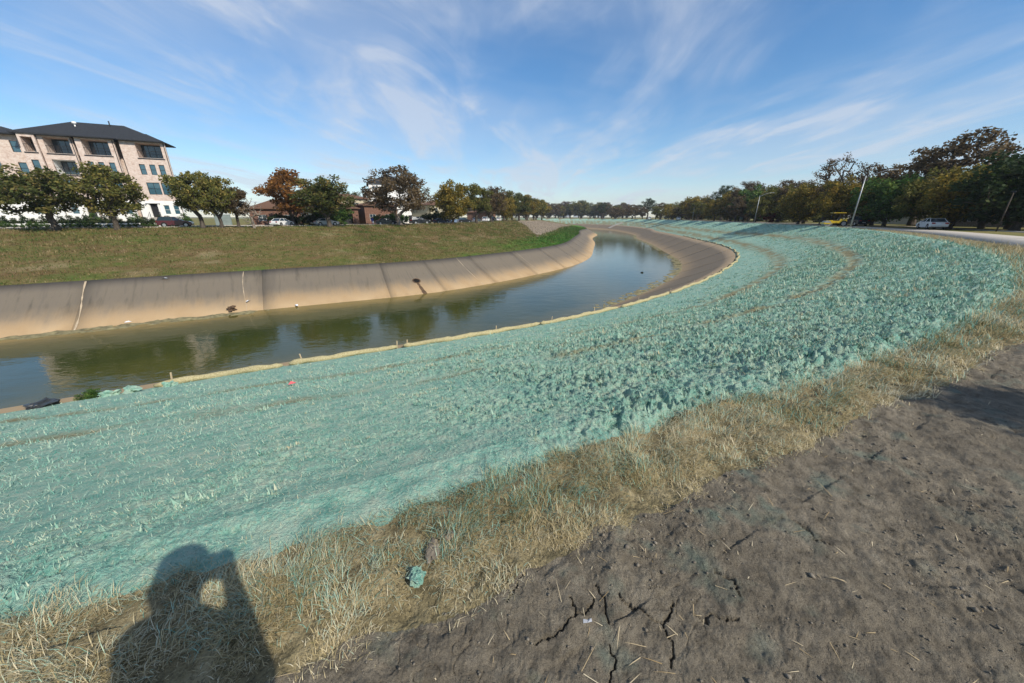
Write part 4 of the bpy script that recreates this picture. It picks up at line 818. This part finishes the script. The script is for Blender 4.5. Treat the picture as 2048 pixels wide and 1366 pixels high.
def house(name, label, corner, direction, w, dp, h, wall, roofmat, roof_h, wins=(), cat='house', door=None, garage=None):
    r = local_empty(name, corner, direction); tag(r, label, cat)
    W = MB(); holes = list(wins)+([door] if door else [])+([garage] if garage else []); wall_with_holes(W, 0, w, 0, h, 0, holes, .25); W.box(0, .25, .25, dp, 0, h); W.box(w-.25, w, .25, dp, 0, h); W.box(.25, w-.25, dp-.25, dp, 0, h); W.box(.25, w-.25, 2.5, 2.7, 0, h); W.build('wall', MT[wall], r)
    for q in wins: window(r, *q, .08, 'glass', 2, 2, 'stucco')
    if door: MB().box(door[0], door[1], .12, .18, door[2], door[3]).build('door', MT['black'], r)
    if garage: MB().box(garage[0], garage[1], 1.2, 1.3, garage[2], garage[3]).build('garage_door', MT['black'], r)
    ro = MB()
    if roof_h > .6: hip(ro, 0, w, 0, dp, h, roof_h, .5)
    else: ro.box(-.3, w+.3, -.3, dp+.3, h, h+roof_h)
    ro.build('roof', MT[roofmat], r)
    return r
DL = (.9, .43)
house('low_house', 'low house with flat tan canopy roof left of the apartment house', (-108, 64, LZ), DL, 14, 9, 3.2, 'stone', 'cream', .5, [(2, 4, .9, 2.3), (9, 11, .9, 2.3)], door=(6, 7, 0, 2.1))
house('brick_house', 'dark brick house half hidden behind the orange autumn tree', (-58.5, 83, LZ), (.87, .5), 10, 9, 3.4, 'redbrick', 'brownroof', 2.2, [(1.5, 3, .9, 2.2), (6.5, 8, .9, 2.2)], door=(4.2, 5.2, 0, 2.1))
house('cream_house', 'cream two storey house with brown roof behind the orange tree', (-52, 97, LZ), (.8, .6), 15, 10, 6.4, 'cream', 'brownroof', 1.5, [(1.5, 3, 3.9, 5.4), (5, 6.5, 3.9, 5.4), (10, 12, 3.9, 5.4), (10, 12, .9, 2.3)], door=(6, 7, 0, 2.1))
house('arched_house', 'brick house with a dark arched porch behind the twin trunk tree', (-45.5, 87.5, LZ), (.8, .6), 9, 9, 3.6, 'redbrick', 'brownroof', 2.0, [(1, 2.4, .9, 2.3)], garage=(4.5, 7.6, 0, 2.4))
house('red_house', 'red brick house with cream band beside the broad grey brown tree', (-37.5, 95, LZ), (.7, .71), 9, 9, 4.4, 'redbrick', 'brownroof', 1.2, [(1.2, 2.8, .9, 2.4), (5.5, 7.4, .9, 2.4)])
house('white_house', 'tall white house with dark hipped roof behind the broad grey brown tree', (-40.0, 106.5, LZ), (.93, .36), 11, 11, 10.6, 'stucco', 'shingle', 2.8, [(.8, 2.2, 8, 9.8), (3.5, 5, 8, 9.8), (8, 9.5, 8, 9.8), (8, 9.5, 4.6, 6.4), (3.5, 5, 4.6, 6.4)], door=(10, 11, 0, 2.2))
house('tan_house', 'tan house behind the golden brown tree with hedge in front', (-27, 124, LZ), (.55, .83), 12, 9, 5.4, 'cream', 'brownroof', 1.6, [(2, 3.4, 3.2, 4.6), (7, 8.6, 3.2, 4.6)])
house('pink_house', 'low pinkish house far along the tree lined street', (-12.5, 172, LZ), (.3, .95), 14, 9, 3.6, 'redbrick', 'brownroof', 1.6, [(2, 3.6, .9, 2.3), (8, 10, .9, 2.3)])
house('pale_house', 'low pale house half hidden under the trees by the right road', (95, 104, 0), (.1, -1), 14, 9, 3.4, 'cream', 'brownroof', 2.0, [(2, 3.6, .9, 2.3), (8, 10, .9, 2.3)])
house('stone_house', 'low stone house under the dark trees behind the tall lamp post', (82, 70, 0), (.25, -.97), 12, 9, 3.2, 'stone', 'brownroof', 1.8, [(2, 3.6, .9, 2.3), (8, 10, .9, 2.3)])
def hedge_row(x, y, n, dx, dy, h, leaf, label, group):
    for i in range(n): tree('hedge_shrub', 'shrub', x+i*dx, y+i*dy, h*rng.uniform(.85, 1.15), leaf, label, 'shrub', group)
hedge_row(-48.5, 76.6, 6, 1.15, .75, 2.3, 'leaf_dark', 'dark green hedge shrub behind the white car', 'hedge behind the white car')
hedge_row(-41.5, 82.5, 3, 1.2, 1.0, 4.6, 'leaf_green', 'tall green bush left of the silver sedan', 'bushes by the silver sedan')
hedge_row(-33.5, 92, 5, 1.3, 1.2, 2.4, 'leaf_green', 'green hedge shrub before the red brick house', 'hedge before the red brick house')
hedge_row(-24.5, 103, 4, 1.6, 1.6, 3.0, 'leaf_dark', 'dark bush on the lawn near the golden brown tree', 'bushes near the golden tree')
o = MB().box(0, 2.6, 0, .12, 0, 2.2).box(-.06, 0, -.04, .16, 0, 2.3).box(2.6, 2.66, -.04, .16, 0, 2.3).build('screen_panel', MT['panel']); o.location = (-60.5, 75.5, LZ); o.rotation_euler = (0, 0, .5); tag(o, 'greenish grey upright screen panel at the corner of the apartment house', 'fence panel')

# ------------------------------------------------------------------ vehicles
def wheel(root, x, y, r=.33, w=.22):
    t = MB(); t.tube([(x, y-w/2, r), (x, y+w/2, r)], r, 18); wh = t.build('tyre', MT['tyre'], None); e = wh; e.name = 'wheel'; e.parent = root
    sg = 1 if y > 0 else -1
    MB().tube([(x, y+sg*(w/2-.02), r), (x, y+sg*(w/2+.012), r)], r*.64, 14).build('rim', MT['rim'], e)
def car(name, label, cat, loc, rz, paintm, kind='sedan', group=None):
    r = empty(name, loc, rz); tag(r, label, cat, group)
    if kind == 'sedan':
        LL, HW, belt, top = 4.6, .9, .92, 1.44
        prof = [(-2.28, .32), (-2.3, .62), (-2.2, .93), (-1.55, .98), (1.0, .95), (1.75, .86), (2.2, .72), (2.3, .55), (2.26, .3), (1.8, .22), (-1.8, .22)]; cab = [(-1.75, .94), (-1.05, top-.04), (-.5, top), (.1, top-.02), (1.1, .92)]; wx = (-1.42, 1.40); wr = .32
    else:
        LL, HW, belt, top = 4.75, .95, 1.08, 1.74
        prof = [(-2.33, .38), (-2.36, .75), (-2.3, 1.08), (-1.6, 1.1), (1.05, 1.08), (1.8, .99), (2.25, .86), (2.36, .62), (2.3, .36), (1.8, .28), (-1.8, .28)]; cab = [(-2.28, 1.07), (-1.95, top-.05), (-1.4, top), (.05, top-.03), (1.1, 1.07)]; wx = (-1.42, 1.45); wr = .37
    b = MB(); b.poly_prism(prof, -HW, HW, 'y'); b.bevel(.06, 2); body = b.build('body', MT[paintm], r)
    n = len(cab); V = [(x, -HW*.94+(z-belt)*.34, z) for x, z in cab]+[(x, HW*.94-(z-belt)*.34, z) for x, z in cab]
    g = MB(); g.faces(V, [tuple(range(n)), tuple(range(2*n-1, n-1, -1))]+[(i, i+n, i+n+1, i+1) for i in range(n-1)]+[(0, n-1, 2*n-1, n)]); g.build('windows', MT['glass'], r)
    rf = MB(); tp = cab[1:-1]; y_ = HW*.94-(top-belt)*.34+.01
    rf.poly_prism([(x, z+.012) for x, z in tp]+[(x, z-.035) for x, z in reversed(tp)], -y_, y_, 'y'); rf.build('roof', MT[paintm], r)
    for sg in (-1, 1):
        for (x0, z0), (x1, z1) in ((cab[0], cab[1]), (cab[-1], cab[-2]), ((-.25, belt), (-.3, top-.02))):
            MB().tube([(x0, sg*(HW*.94-(z0-belt)*.34+.005), z0), (x1, sg*(HW*.94-(z1-belt)*.34+.005), z1)], .04, 5).build('pillar', MT[paintm], r)
    for x in wx:
        for sg in (-1, 1): MB().tube([(x, sg*(HW-.10), wr+.02), (x, sg*(HW+.004), wr+.02)], wr+.07, 16).build('wheel_arch', MT['tyre'], r)
    for x in wx:
        for y in (-HW+.1, HW-.1): wheel(r, x, y, wr)
    for sg in (-1, 1):
        MB().box(LL/2-.16, LL/2-.03, sg*.62-.17, sg*.62+.17, belt-.28, belt-.16).build('headlight', MT['lamp_white'], r)
        MB().box(-LL/2-.03, -LL/2+.10, sg*.64-.16, sg*.64+.16, belt-.22, belt-.04).build('tail_light', MT['lamp_red'], r)
        MB().box(.62, .80, sg*(HW+.08)-.08, sg*(HW+.08)+.08, belt+.02, belt+.15).build('mirror', MT[paintm], r)
        for x in (-.55, .4): MB().box(x, x+.16, sg*HW-.012, sg*HW+.025, belt-.13, belt-.10).build('door_handle', MT['black'], r)
    MB().box(LL/2-.07, LL/2+.012, -.55, .55, .42, .56).build('grille', MT['black'], r); MB().box(-LL/2-.012, -LL/2+.06, -.25, .25, .55, .67).build('number_plate', MT['plastic'], r)
    return r
def on_street(px_s, d): p = at([px_s], d)[0]; return (p[0], p[1], LZ+.03), tang(px_s)
def nearest_s(x, y): return float(sd([x], [y])[0][0])
ang = lambda x, y: tang(nearest_s(x, y))
gz = LZ+.03
car('dark_suv', 'dark red SUV parked by the kerb before the apartment house', 'car', (-59.6, 65.5, gz), ang(-59.6, 65.5), 'p_red', 'suv')
car('white_car', 'white hatchback seen from behind on the drive below the orange tree', 'car', (-45.8, 73.6, gz), ang(-45.8, 73.6)+math.radians(55), 'p_white', 'sedan')
car('silver_sedan', 'silver sedan parked side on behind the twin trunk tree', 'car', (-38.9, 77.5, gz), ang(-39, 77)+.25, 'p_silver', 'sedan')
car('black_car', 'black car parked next to the person in blue', 'car', (-29.4, 86.2, gz), ang(-29.4, 86.2)-.35, 'p_black', 'sedan')
car('dark_suv', 'black SUV standing right of the broad tree trunk', 'car', (-23.3, 94.0, gz), ang(-23, 94)-.5, 'p_black', 'suv')
car('parked_car', 'dark blue car at the foot of the golden brown tree, left one', 'car', (-19.8, 103.2, gz), ang(-19.8, 103)-.5, 'p_navy', 'sedan')
car('parked_car', 'greyish blue car beside the golden brown tree trunk', 'car', (-17.6, 109, gz), ang(-17, 109)-.4, 'p_blue', 'sedan')
car('parked_car', 'black car right of the golden brown tree trunk', 'car', (-14.6, 112, gz), ang(-15, 112)-.6, 'p_black', 'sedan')
for i, (s, c, k) in enumerate(((236, 'p_silver', 'sedan'), (248, 'p_white', 'suv'), (262, 'p_black', 'suv'), (275, 'p_white', 'sedan'))):
    (x, y, z), a = on_street(s, D4+6); car('far_car', 'small distant car on the tree lined far street', 'car', (x, y, z), a, c, k, 'distant cars on the far street')
car('white_hatchback', 'white car parked beyond the right road on the grass', 'car', (60.2, 52.9, .05), math.radians(60), 'p_white', 'sedan')
car('dark_car', 'dark car in the tree shade behind the yellow roller', 'car', (67.5, 72.5, .05), math.radians(75), 'p_navy', 'suv')
car('white_van', 'white van far off where the green slope meets the trees', 'van', (97, 262, .05), 1.3, 'p_white', 'suv')
car('white_truck', 'white vehicle under the far yellow trees on the right', 'van', (92, 205, .05), 1.2, 'p_white', 'suv')
def roller():
    r = empty('road_roller', (58.5, 67.0, .03), math.radians(160)); tag(r, 'yellow road roller with flat yellow canopy standing on the road', 'roller')
    b = MB(); b.poly_prism([(-1.5, .55), (-1.5, 1.15), (-.5, 1.3), (-.4, .95), (.5, .9), (.55, 1.05), (1.5, 1.0), (1.5, .55)], -.62, .62, 'y'); b.bevel(.04, 1); b.build('body', MT['p_yellow'], r)
    MB().tube([(1.25, -.72, .5), (1.25, .72, .5)], .5, 20).build('drum', MT['steel'], r)
    y = MB(); y.box(.9, 1.75, -.84, -.74, .42, .62); y.box(.9, 1.75, .74, .84, .42, .62); y.box(1.72, 1.85, -.84, .84, .42, .72); y.build('drum_yoke', MT['p_yellow'], r)
    for s_ in (-1, 1): wheel(r, -1.05, s_*.58, .5, .34)
    for x in (-.75, .45):
        for s_ in (-.55, .55): MB().tube([(x, s_, .9), (x, s_, 2.28)], .035, 6).build('canopy_post', MT['black'], r)
    MB().box(-1.05, .8, -.75, .75, 2.26, 2.36).bevel(.03).build('canopy', MT['p_yellow'], r)
    s2 = MB(); s2.box(-.45, 0, -.28, .28, .9, 1.12); s2.box(-.52, -.42, -.28, .28, 1.1, 1.6); s2.build('seat', MT['black'], r); MB().tube([(.3, 0, .9), (.18, 0, 1.4)], .03, 6).tube([(.18, -.2, 1.42), (.18, .2, 1.42)], .025, 6).build('steering_column', MT['black'], r)
roller()
def excavator():
    r = empty('blue_machine', (86.5, 140, .03), 1.0); tag(r, 'small blue tractor standing under the right trees beside the red shrub', 'tractor')
    b = MB(); b.poly_prism([(-1.4, .7), (-1.4, 1.5), (-.2, 1.6), (0, 1.35), (1.5, 1.25), (1.55, .75)], -.55, .55, 'y'); b.bevel(.05); b.build('body', MT['p_teal'], r)
    MB().box(-1.2, .1, -.6, .6, 2.5, 2.6).build('canopy', MT['p_teal'], r)
    for x in (-1.1, 0):
        for s_ in (-.5, .5): MB().tube([(x, s_, 1.4), (x, s_, 2.52)], .04, 6).build('canopy_post', MT['black'], r)
    for s_ in (-1, 1): wheel(r, -.8, s_*.75, .75, .4); wheel(r, 1.05, s_*.7, .45, .3)
excavator()

# ------------------------------------------------------------------ lamp posts
def lamp(x, y, h, arm_dir, label, arm=2.8):
    r = empty('street_lamp', (x, y, 0)); tag(r, label, 'street lamp', 'street lamps beside the right road')
    MB().tube([(0, 0, -.3), (0, 0, h*.5), (0, 0, h)], [.10, .085, .06], 10).build('post', MT['steel'], r)
    MB().box(-.16, .16, -.16, .16, 0, .10).bevel(.02).build('base_plate', MT['steel'], r)
    dx, dy = math.cos(arm_dir), math.sin(arm_dir); pts = [(0, 0, h-.3)]+[(dx*arm*t, dy*arm*t, h-.3+1.0*math.sin(t*math.pi/2)) for t in (.2, .4, .6, .8, 1)]
    a = MB().tube(pts, .04, 7).build('arm', MT['steel'], r)
    q = pts[-1]; hd = MB(); hd.poly_prism([(0, -.09), (.12, -.15), (.5, -.13), (.62, -.05), (.62, .05), (.5, .13), (.12, .15), (0, .09)], -.07, .06, 'z'); hd.bevel(.02); o = hd.build('lamp_head', MT['steel'], r); o.location = (q[0], q[1], q[2]-.02); o.rotation_euler = (0, 0, arm_dir)
ra = lambda x, y: tang(nearest_s(x, y))-math.pi/2
lamp(53.3, 58.0, 7.5, ra(53, 58), 'tall grey street lamp with curved arm on the bank edge near the yellow roller')
lamp(70.6, 107.8, 7.4, ra(70.6, 107.8), 'grey street lamp on the bank edge farther along, before the olive trees')
lamp(90.5, 186, 7.3, ra(90.5, 186), 'distant grey street lamp before the yellow trees')
r_ = empty('dark_post', (58.5, 44.3, 0), .4); tag(r_, 'dark slim post in the tree shade on the far side of the right road', 'post'); MB().tube([(0, 0, -.3), (.1, 0, 4.5)], [.085, .06], 8).build('pole', MT['bark'], r_); MB().box(.02, .18, -.16, .16, 4.35, 4.5).build('cap', MT['black'], r_)

# ------------------------------------------------------------------ drain outlet, chute, litter, debris
def on_lining(s, t, lift=.145):      # point on the far lining, t from top to bottom
    d = D3+(D2-1.4-D3)*t; p = at([s], d)[0]; return np.array([p[0], p[1], ZC+(ZW-.8-ZC)*t-.10*math.sin(math.pi*t)+lift])
def outlet():
    c = on_lining(126.4, .50); u = on_lining(126.9, .50)-c; u /= np.linalg.norm(u); v = on_lining(126.4, .40)-c; v /= np.linalg.norm(v); nrm = np.cross(u, v); nrm *= np.sign(nrm[2]); n = 20
    r = tag(empty('drain_outlet', tuple(c)), 'round dark storm drain outlet in the far concrete lining', 'drain outlet')
    ring = MB(); V = []; F = []
    for k in range(n):
        a = 2*math.pi*k/n
        for rr, hh in ((.52, .0), (.52, .05), (.40, .05), (.40, .012)): V.append(tuple(rr*(math.cos(a)*u*1.1+math.sin(a)*v)+nrm*hh))
    for k in range(n):
        for j in range(3): F.append((k*4+j, k*4+j+1, ((k+1) % n)*4+j+1, ((k+1) % n)*4+j))
    ring.faces(V, F).build('rim', MT['stain'], r)
    MB().faces([tuple(.41*(math.cos(2*math.pi*k/n)*u*1.1+math.sin(2*math.pi*k/n)*v)+nrm*.012) for k in range(n)], [tuple(range(n))]).build('opening_shade', MT['shade_snag'], r)  # flat disc without a recess, the pipe's inner shade painted near-black
    V = []; m = 9
    for k in range(m):
        t = .555+.30*k/(m-1); q = on_lining(126.4+.25*k/(m-1), t, .150)-c; w = .14+.17*k/(m-1)+.04*math.sin(k*2.3); V += [tuple(q-u*w), tuple(q+u*w)]
    MB().faces(V, [(2*k, 2*k+1, 2*k+3, 2*k+2) for k in range(m-1)]).build('rust_stain', MT['stain'], r)
outlet()
def rock(name, loc, sx, sy, sz, mat, label, cat, seed=0, rough=.25, group=None):
    R = np.random.default_rng(seed); bm = bmesh.new(); bmesh.ops.create_icosphere(bm, subdivisions=3, radius=1)
    co = np.array([v.co[:] for v in bm.verts]); k = 1+rough*fbm(co[:, 0]*1.3+seed*3.1, co[:, 1]*1.3+co[:, 2]*1.7, 1., 3, .6)
    for v, q in zip(bm.verts, k): v.co = Vector((v.co.x*sx*q, v.co.y*sy*q, v.co.z*sz*q))
    me = bpy.data.meshes.new(name); bm.to_mesh(me); bm.free(); o = link(name, me, MT[mat]); o.location = loc; o.rotation_euler = (0, 0, R.uniform(0, 6)); return tag(o, label, cat, group)
h1 = lambda x, y: float(height([x], [y])[0])
rock('soil_lump', (-.42, 1.36, h1(-.42, 1.36)+.02), .055, .035, .024, 'rock', 'pale grey soil lump lying in the dry grass strip', 'clod', 2, .5)
rock('soil_lump', (-.34, 1.44, h1(-.34, 1.44)+.015), .035, .028, .02, 'rock', 'smaller soil lump behind the pale grey one in the dry grass', 'clod', 3, .5)
rock('mulch_clump', (-.46, 1.215, h1(-.46, 1.215)+.035), .042, .034, .028, 'mulch', 'small bright teal clump of mulch in the dry grass', 'mulch clump', 5, .7)
for i, (s, d, w) in enumerate(((104.5, -.8, .3), (103.9, -.7, .22), (105.6, -1.0, .18))):
    p = at([s], d)[0]; rock('mulch_mound', (p[0], p[1], h1(*p)+.05), w, w*.7, .16, 'mulch', ('teal mulch mound at the broken end of the wattle', 'rounded teal mulch mound where the bank meets the water', 'small teal mulch heap beside the first stake')[i], 'mound', 10+i, .7)
p = at([102.1], -.35)[0]; rock('wet_sheet', (p[0], p[1], h1(*p)+.12), .36, .2, .09, 'darkplastic', 'shiny crumpled dark plastic sheet at the water edge', 'plastic sheet', 21, .8)
p = at([103.2], -.2)[0]; tree('weed_clump', 'shrub', p[0], p[1], .38, 'leaf_green', 'low green weed clump at the water edge by the plastic sheet', 'weed', z=h1(*p)-.05, wide=1.3)
o = MB().faces([(0, 0, .004), (.022, .006, .002), (.02, .018, .006), (.005, .014, .0), (-.015, .014, .006), (-.017, .0, .001)], [(0, 1, 2, 3), (0, 3, 4, 5)]).build('paper_scrap', MT['tower']); o.location = (.32, 1.0, h1(.32, 1.0)+.006); tag(o, 'crumpled white paper scrap on the cracked dirt', 'litter')
def litter(s, t, size, label, mat='plastic'):
    q = on_lining(s, t, .16); o = MB().faces([(0, 0, .02), (1, .1, .05), (1.1, .5, .0), (.5, .55, .2), (-.1, .4, .05), (.4, .2, .22)], [(0, 1, 5), (1, 2, 5), (2, 3, 5), (3, 4, 5), (4, 0, 5)]).build('litter_scrap', MT[mat]); o.location = tuple(q); o.scale = (size,)*3; o.rotation_euler = (0, .0, rng.uniform(0, 6)); tag(o, label, 'litter')
litter(104.3, .62, .45, 'white plastic scrap stuck high on the far concrete lining'); litter(107.9, .80, .55, 'white bag at the waterline of the far lining, right of the twigs'); litter(95.5, .80, .5, 'white bag at the waterline where the algae bar begins'); litter(98.1, .06, .5, 'pale scrap at the top edge of the far lining')
q = on_lining(103, .76, .2); rock('twig_clump', tuple(q), .55, .35, .22, 'stain', 'brown tangle of twigs caught on the far lining by the waterline', 'twigs', 31, .9)
o = MB().faces([(0, 0, 0), (.16, .02, .03), (.14, .1, .01), (.02, .1, .05)], [(0, 1, 2, 3)]).build('red_scrap', MT['signred']); o.location = (-5.26, 7.4, h1(-5.26, 7.4)+.04); tag(o, 'small pink red plastic scrap on the green bank', 'litter')
p = at([173], R1+6)[0]; rock('snag', (p[0], p[1], ZW+.02), .22, .15, .16, 'shade_snag', 'small dark snag sticking out of the open water', 'snag', 41, .5)
def chute():
    V = []; s0, s1 = 418.5, 422.5
    for t in np.linspace(0, 1, 8):
        d = -5.5+11*t; z = float(np.interp(d, [-15.2, 0, R1], [0, ZC, ZW]))+.32
        a = at([s0], d)[0]; b = at([s1], d)[0]; V += [(a[0], a[1], z), (b[0], b[1], z), (a[0], a[1], z-.4), (b[0], b[1], z-.4)]
    F = []
    for k in range(7): i = 4*k; F += [(i, i+1, i+5, i+4), (i+2, i+6, i+7, i+3), (i, i+4, i+6, i+2), (i+1, i+3, i+7, i+5)]
    F += [(0, 2, 3, 1), (28, 29, 31, 30)]
    tag(MB().faces(V, F).build('concrete_chute', MT['road']), 'pale concrete chute running down the far slope to the water', 'chute')
chute()

# ------------------------------------------------------------------ distant towers
for x, y, w, h, lb in ((330, 2300, 60, 84, 'broad hazy office tower on the far skyline'), (395, 2300, 26, 70, 'slim hazy tower beside the broad one on the skyline'), (560, 2350, 40, 72, 'hazy tower standing alone to the right on the skyline'), (610, 2500, 30, 86, 'thin distant tower rightmost on the skyline')):
    r = empty('office_tower', (x, y, -1)); tag(r, lb, 'tower'); MB().box(-w/2, w/2, -w/3, w/3, 0, h).box(-w/4, w/4, -w/6, w/6, h, h+8).build('shaft', MT['tower'], r)
    for k in range(8): MB().box(-w/2+2, w/2-2, -w/3-.4, -w/3+.2, 10+k*(h-16)/8, 10+k*(h-16)/8+(h-16)/16).build('window_band', MT['glass'], r)

# ------------------------------------------------------------------ people
def capsules(segs, voxel, name, smooth=8):
    bm = bmesh.new()
    for a, b, ra, rb in segs:
        a = Vector(a); b = Vector(b); dv = b-a; ln = max(dv.length, 1e-4); q = dv.to_track_quat('Z', 'Y').to_matrix().to_4x4()
        n = 12; rings = []
        prof = [(-ra*.98, .2*ra), (-ra*.7, .71*ra), (-ra*.3, .95*ra), (0, ra)]+[(ln*t, ra+(rb-ra)*t) for t in (.33, .66)]+[(ln, rb), (ln+rb*.3, .95*rb), (ln+rb*.7, .71*rb), (ln+rb*.98, .2*rb)]
        for z, r in prof: rings.append([bm.verts.new(q @ Vector((r*math.cos(2*math.pi*k/n), r*math.sin(2*math.pi*k/n), z))+a) for k in range(n)])
        for A, B in zip(rings, rings[1:]):
            for k in range(n): bm.faces.new((A[k], A[(k+1) % n], B[(k+1) % n], B[k]))
        bm.faces.new(rings[0][::-1]); bm.faces.new(rings[-1])
    me = bpy.data.meshes.new(name); bm.to_mesh(me); bm.free(); o = bpy.data.objects.new(name, me); COL.objects.link(o)
    m = o.modifiers.new('remesh', 'REMESH'); m.mode = 'VOXEL'; m.voxel_size = voxel; m.use_smooth_shade = True; s_ = o.modifiers.new('smooth', 'SMOOTH'); s_.iterations = smooth; s_.factor = .5
    dg = bpy.context.evaluated_depsgraph_get(); me2 = bpy.data.meshes.new_from_object(o.evaluated_get(dg)); me2.name = name; COL.objects.unlink(o); bpy.data.objects.remove(o); bpy.data.meshes.remove(me)
    return me2
def paint_regions(me, fn):
    c = np.empty(len(me.polygons)*3, np.float32); me.polygons.foreach_get('center', c); me.polygons.foreach_set('material_index', fn(c.reshape(-1, 3)).astype(np.int32))
def photographer():
    # standing at the lens, looking along +y, both hands on the camera at the eye
    r = empty('person', (0, -.25, .0)); r.scale = (1.0, 1.0, 1.075); tag(r, 'photographer in a dark jacket raising a camera, seen only by the shadow on the grass', 'person')
    hd = (0, .0, 1.66)
    S = [((0, -.03, 1.60), (0, .02, 1.70), .085, .098), ((0, .05, 1.60), (0, .07, 1.58), .06, .05), ((0, -.05, 1.42), (0, -.02, 1.56), .065, .06),
         ((-.17, -.06, 1.40), (.17, -.06, 1.40), .085, .085), ((0, -.06, 1.0), (0, -.06, 1.34), .16, .17), ((-.09, -.06, .98), (-.11, -.06, 1.34), .13, .13), ((.09, -.06, .98), (.11, -.06, 1.34), .13, .13), ((-.09, -.06, .93), (.09, -.06, .93), .135, .135),
         ((-.10, -.06, .90), (-.12, -.03, .48), .10, .07), ((-.12, -.03, .48), (-.13, -.06, .10), .065, .045), ((.10, -.06, .90), (.12, -.03, .48), .10, .07), ((.12, -.03, .48), (.13, -.06, .10), .065, .045), ((-.13, -.10, .05), (-.15, .10, .035), .045, .035), ((.13, -.10, .05), (.15, .10, .035), .045, .035)]
    for sg in (-1, 1):
        el = (sg*.15, .06, 1.15); wr = (sg*.085, .13, 1.52)
        S += [((sg*.20, -.06, 1.38), el, .065, .052), (el, wr, .052, .034), (wr, (sg*.085, .135, 1.57), .036, .036)]
        for k in range(4): S += [((sg*.085, .14, 1.545+.022*k), (sg*.072, .185, 1.55+.022*k), .011, .010), ((sg*.072, .185, 1.55+.022*k), (sg*.045, .19, 1.55+.022*k), .010, .008)]
        S += [((sg*.085, .12, 1.56), (sg*.06, .115, 1.60), .013, .010)]
    me = capsules(S, .013, 'body', 3); o = link('body', me, [MT['jacket'], MT['skin'], MT['tyre']], r)
    paint_regions(me, lambda c: np.where((c[:, 2] > 1.53), 1, np.where(c[:, 2] < .07, 2, 0)))
    hm = capsules([((0, -.05, 1.66), (0, -.01, 1.735), .095, .088), ((0, -.09, 1.60), (0, -.08, 1.68), .06, .08)], .012, 'hair', 3); link('hair', hm, MT['hair'], r)
    c = empty('hand_camera', (0, -.09, 1.645)); tag(c, 'black hand held camera raised to the photographer eye', 'camera')
    MB().box(-.068, .068, -.028, .028, -.05, .05).box(-.03, .03, -.028, .024, .05, .078).bevel(.006).build('camera_body', MT['black'], c); MB().tube([(0, .026, 0), (0, .075, 0)], .036, 16).build('lens', MT['black'], c)
photographer()
def blue_person():
    r = empty('person', (-31.3, 83.0, gz), math.radians(200)); tag(r, 'person in blue clothes standing behind the black car with a white bag', 'person')
    S = [((0, 0, 1.55), (0, .01, 1.66), .08, .09), ((0, 0, 1.38), (0, 0, 1.5), .055, .055), ((-.16, 0, 1.36), (.16, 0, 1.36), .075, .075), ((0, 0, .98), (0, 0, 1.3), .15, .165), ((-.08, 0, .92), (.08, 0, .92), .13, .13), ((-.09, 0, .9), (-.11, .03, .48), .095, .065), ((-.11, .03, .48), (-.12, 0, .08), .06, .042), ((.09, 0, .9), (.11, .0, .48), .095, .065), ((.11, 0, .48), (.12, -.05, .08), .06, .042), ((-.12, -.03, .05), (-.13, .14, .04), .045, .035), ((.12, -.08, .05), (.13, .1, .04), .045, .035)]
    for sg in (-1, 1): S += [((sg*.19, 0, 1.34), (sg*.26, .02, 1.08), .055, .045), ((sg*.26, .02, 1.08), (sg*.24, .16, .88), .042, .03), ((sg*.24, .16, .88), (sg*.24, .2, .81), .03, .025)]+[((sg*.24+.02*(k-1.5), .2, .80), (sg*.24+.02*(k-1.5), .22, .73), .011, .009) for k in range(4)]
    me = capsules(S, .018, 'body', 3); link('body', me, [MT['blue_cloth'], MT['skin'], MT['tyre']], r); paint_regions(me, lambda c: np.where((c[:, 2] > 1.43) | ((np.abs(c[:, 0]) > .2) & (c[:, 2] < .9)), 1, np.where(c[:, 2] < .06, 2, 0)))
    link('hair', capsules([((0, -.02, 1.66), (0, 0, 1.70), .095, .088)], .02, 'hair', 2), MT['hair'], r)
    b = rock('white_bag', (-31.05, 82.75, gz+.62), .2, .14, .26, 'white_bag', 'white bag held by the person in blue', 'bag', 51, .3)
blue_person()

# ------------------------------------------------------------------ air
hz_ = MB().box(-3200, 3200, -600, 3400, -10.2, 150); o = hz_.build('haze', None); tag(o, kind='stuff'); o.data.materials.clear()
hm = bpy.data.materials.new('haze'); hm.use_nodes = True; hm.node_tree.nodes.remove(hm.node_tree.nodes['Principled BSDF']); pv = hm.node_tree.nodes.new('ShaderNodeVolumePrincipled'); pv.inputs['Density'].default_value = .00016; pv.inputs['Color'].default_value = (.82, .90, 1, 1)
hm.node_tree.links.new(pv.outputs[0], hm.node_tree.nodes['Material Output'].inputs['Volume']); o.data.materials.append(hm)
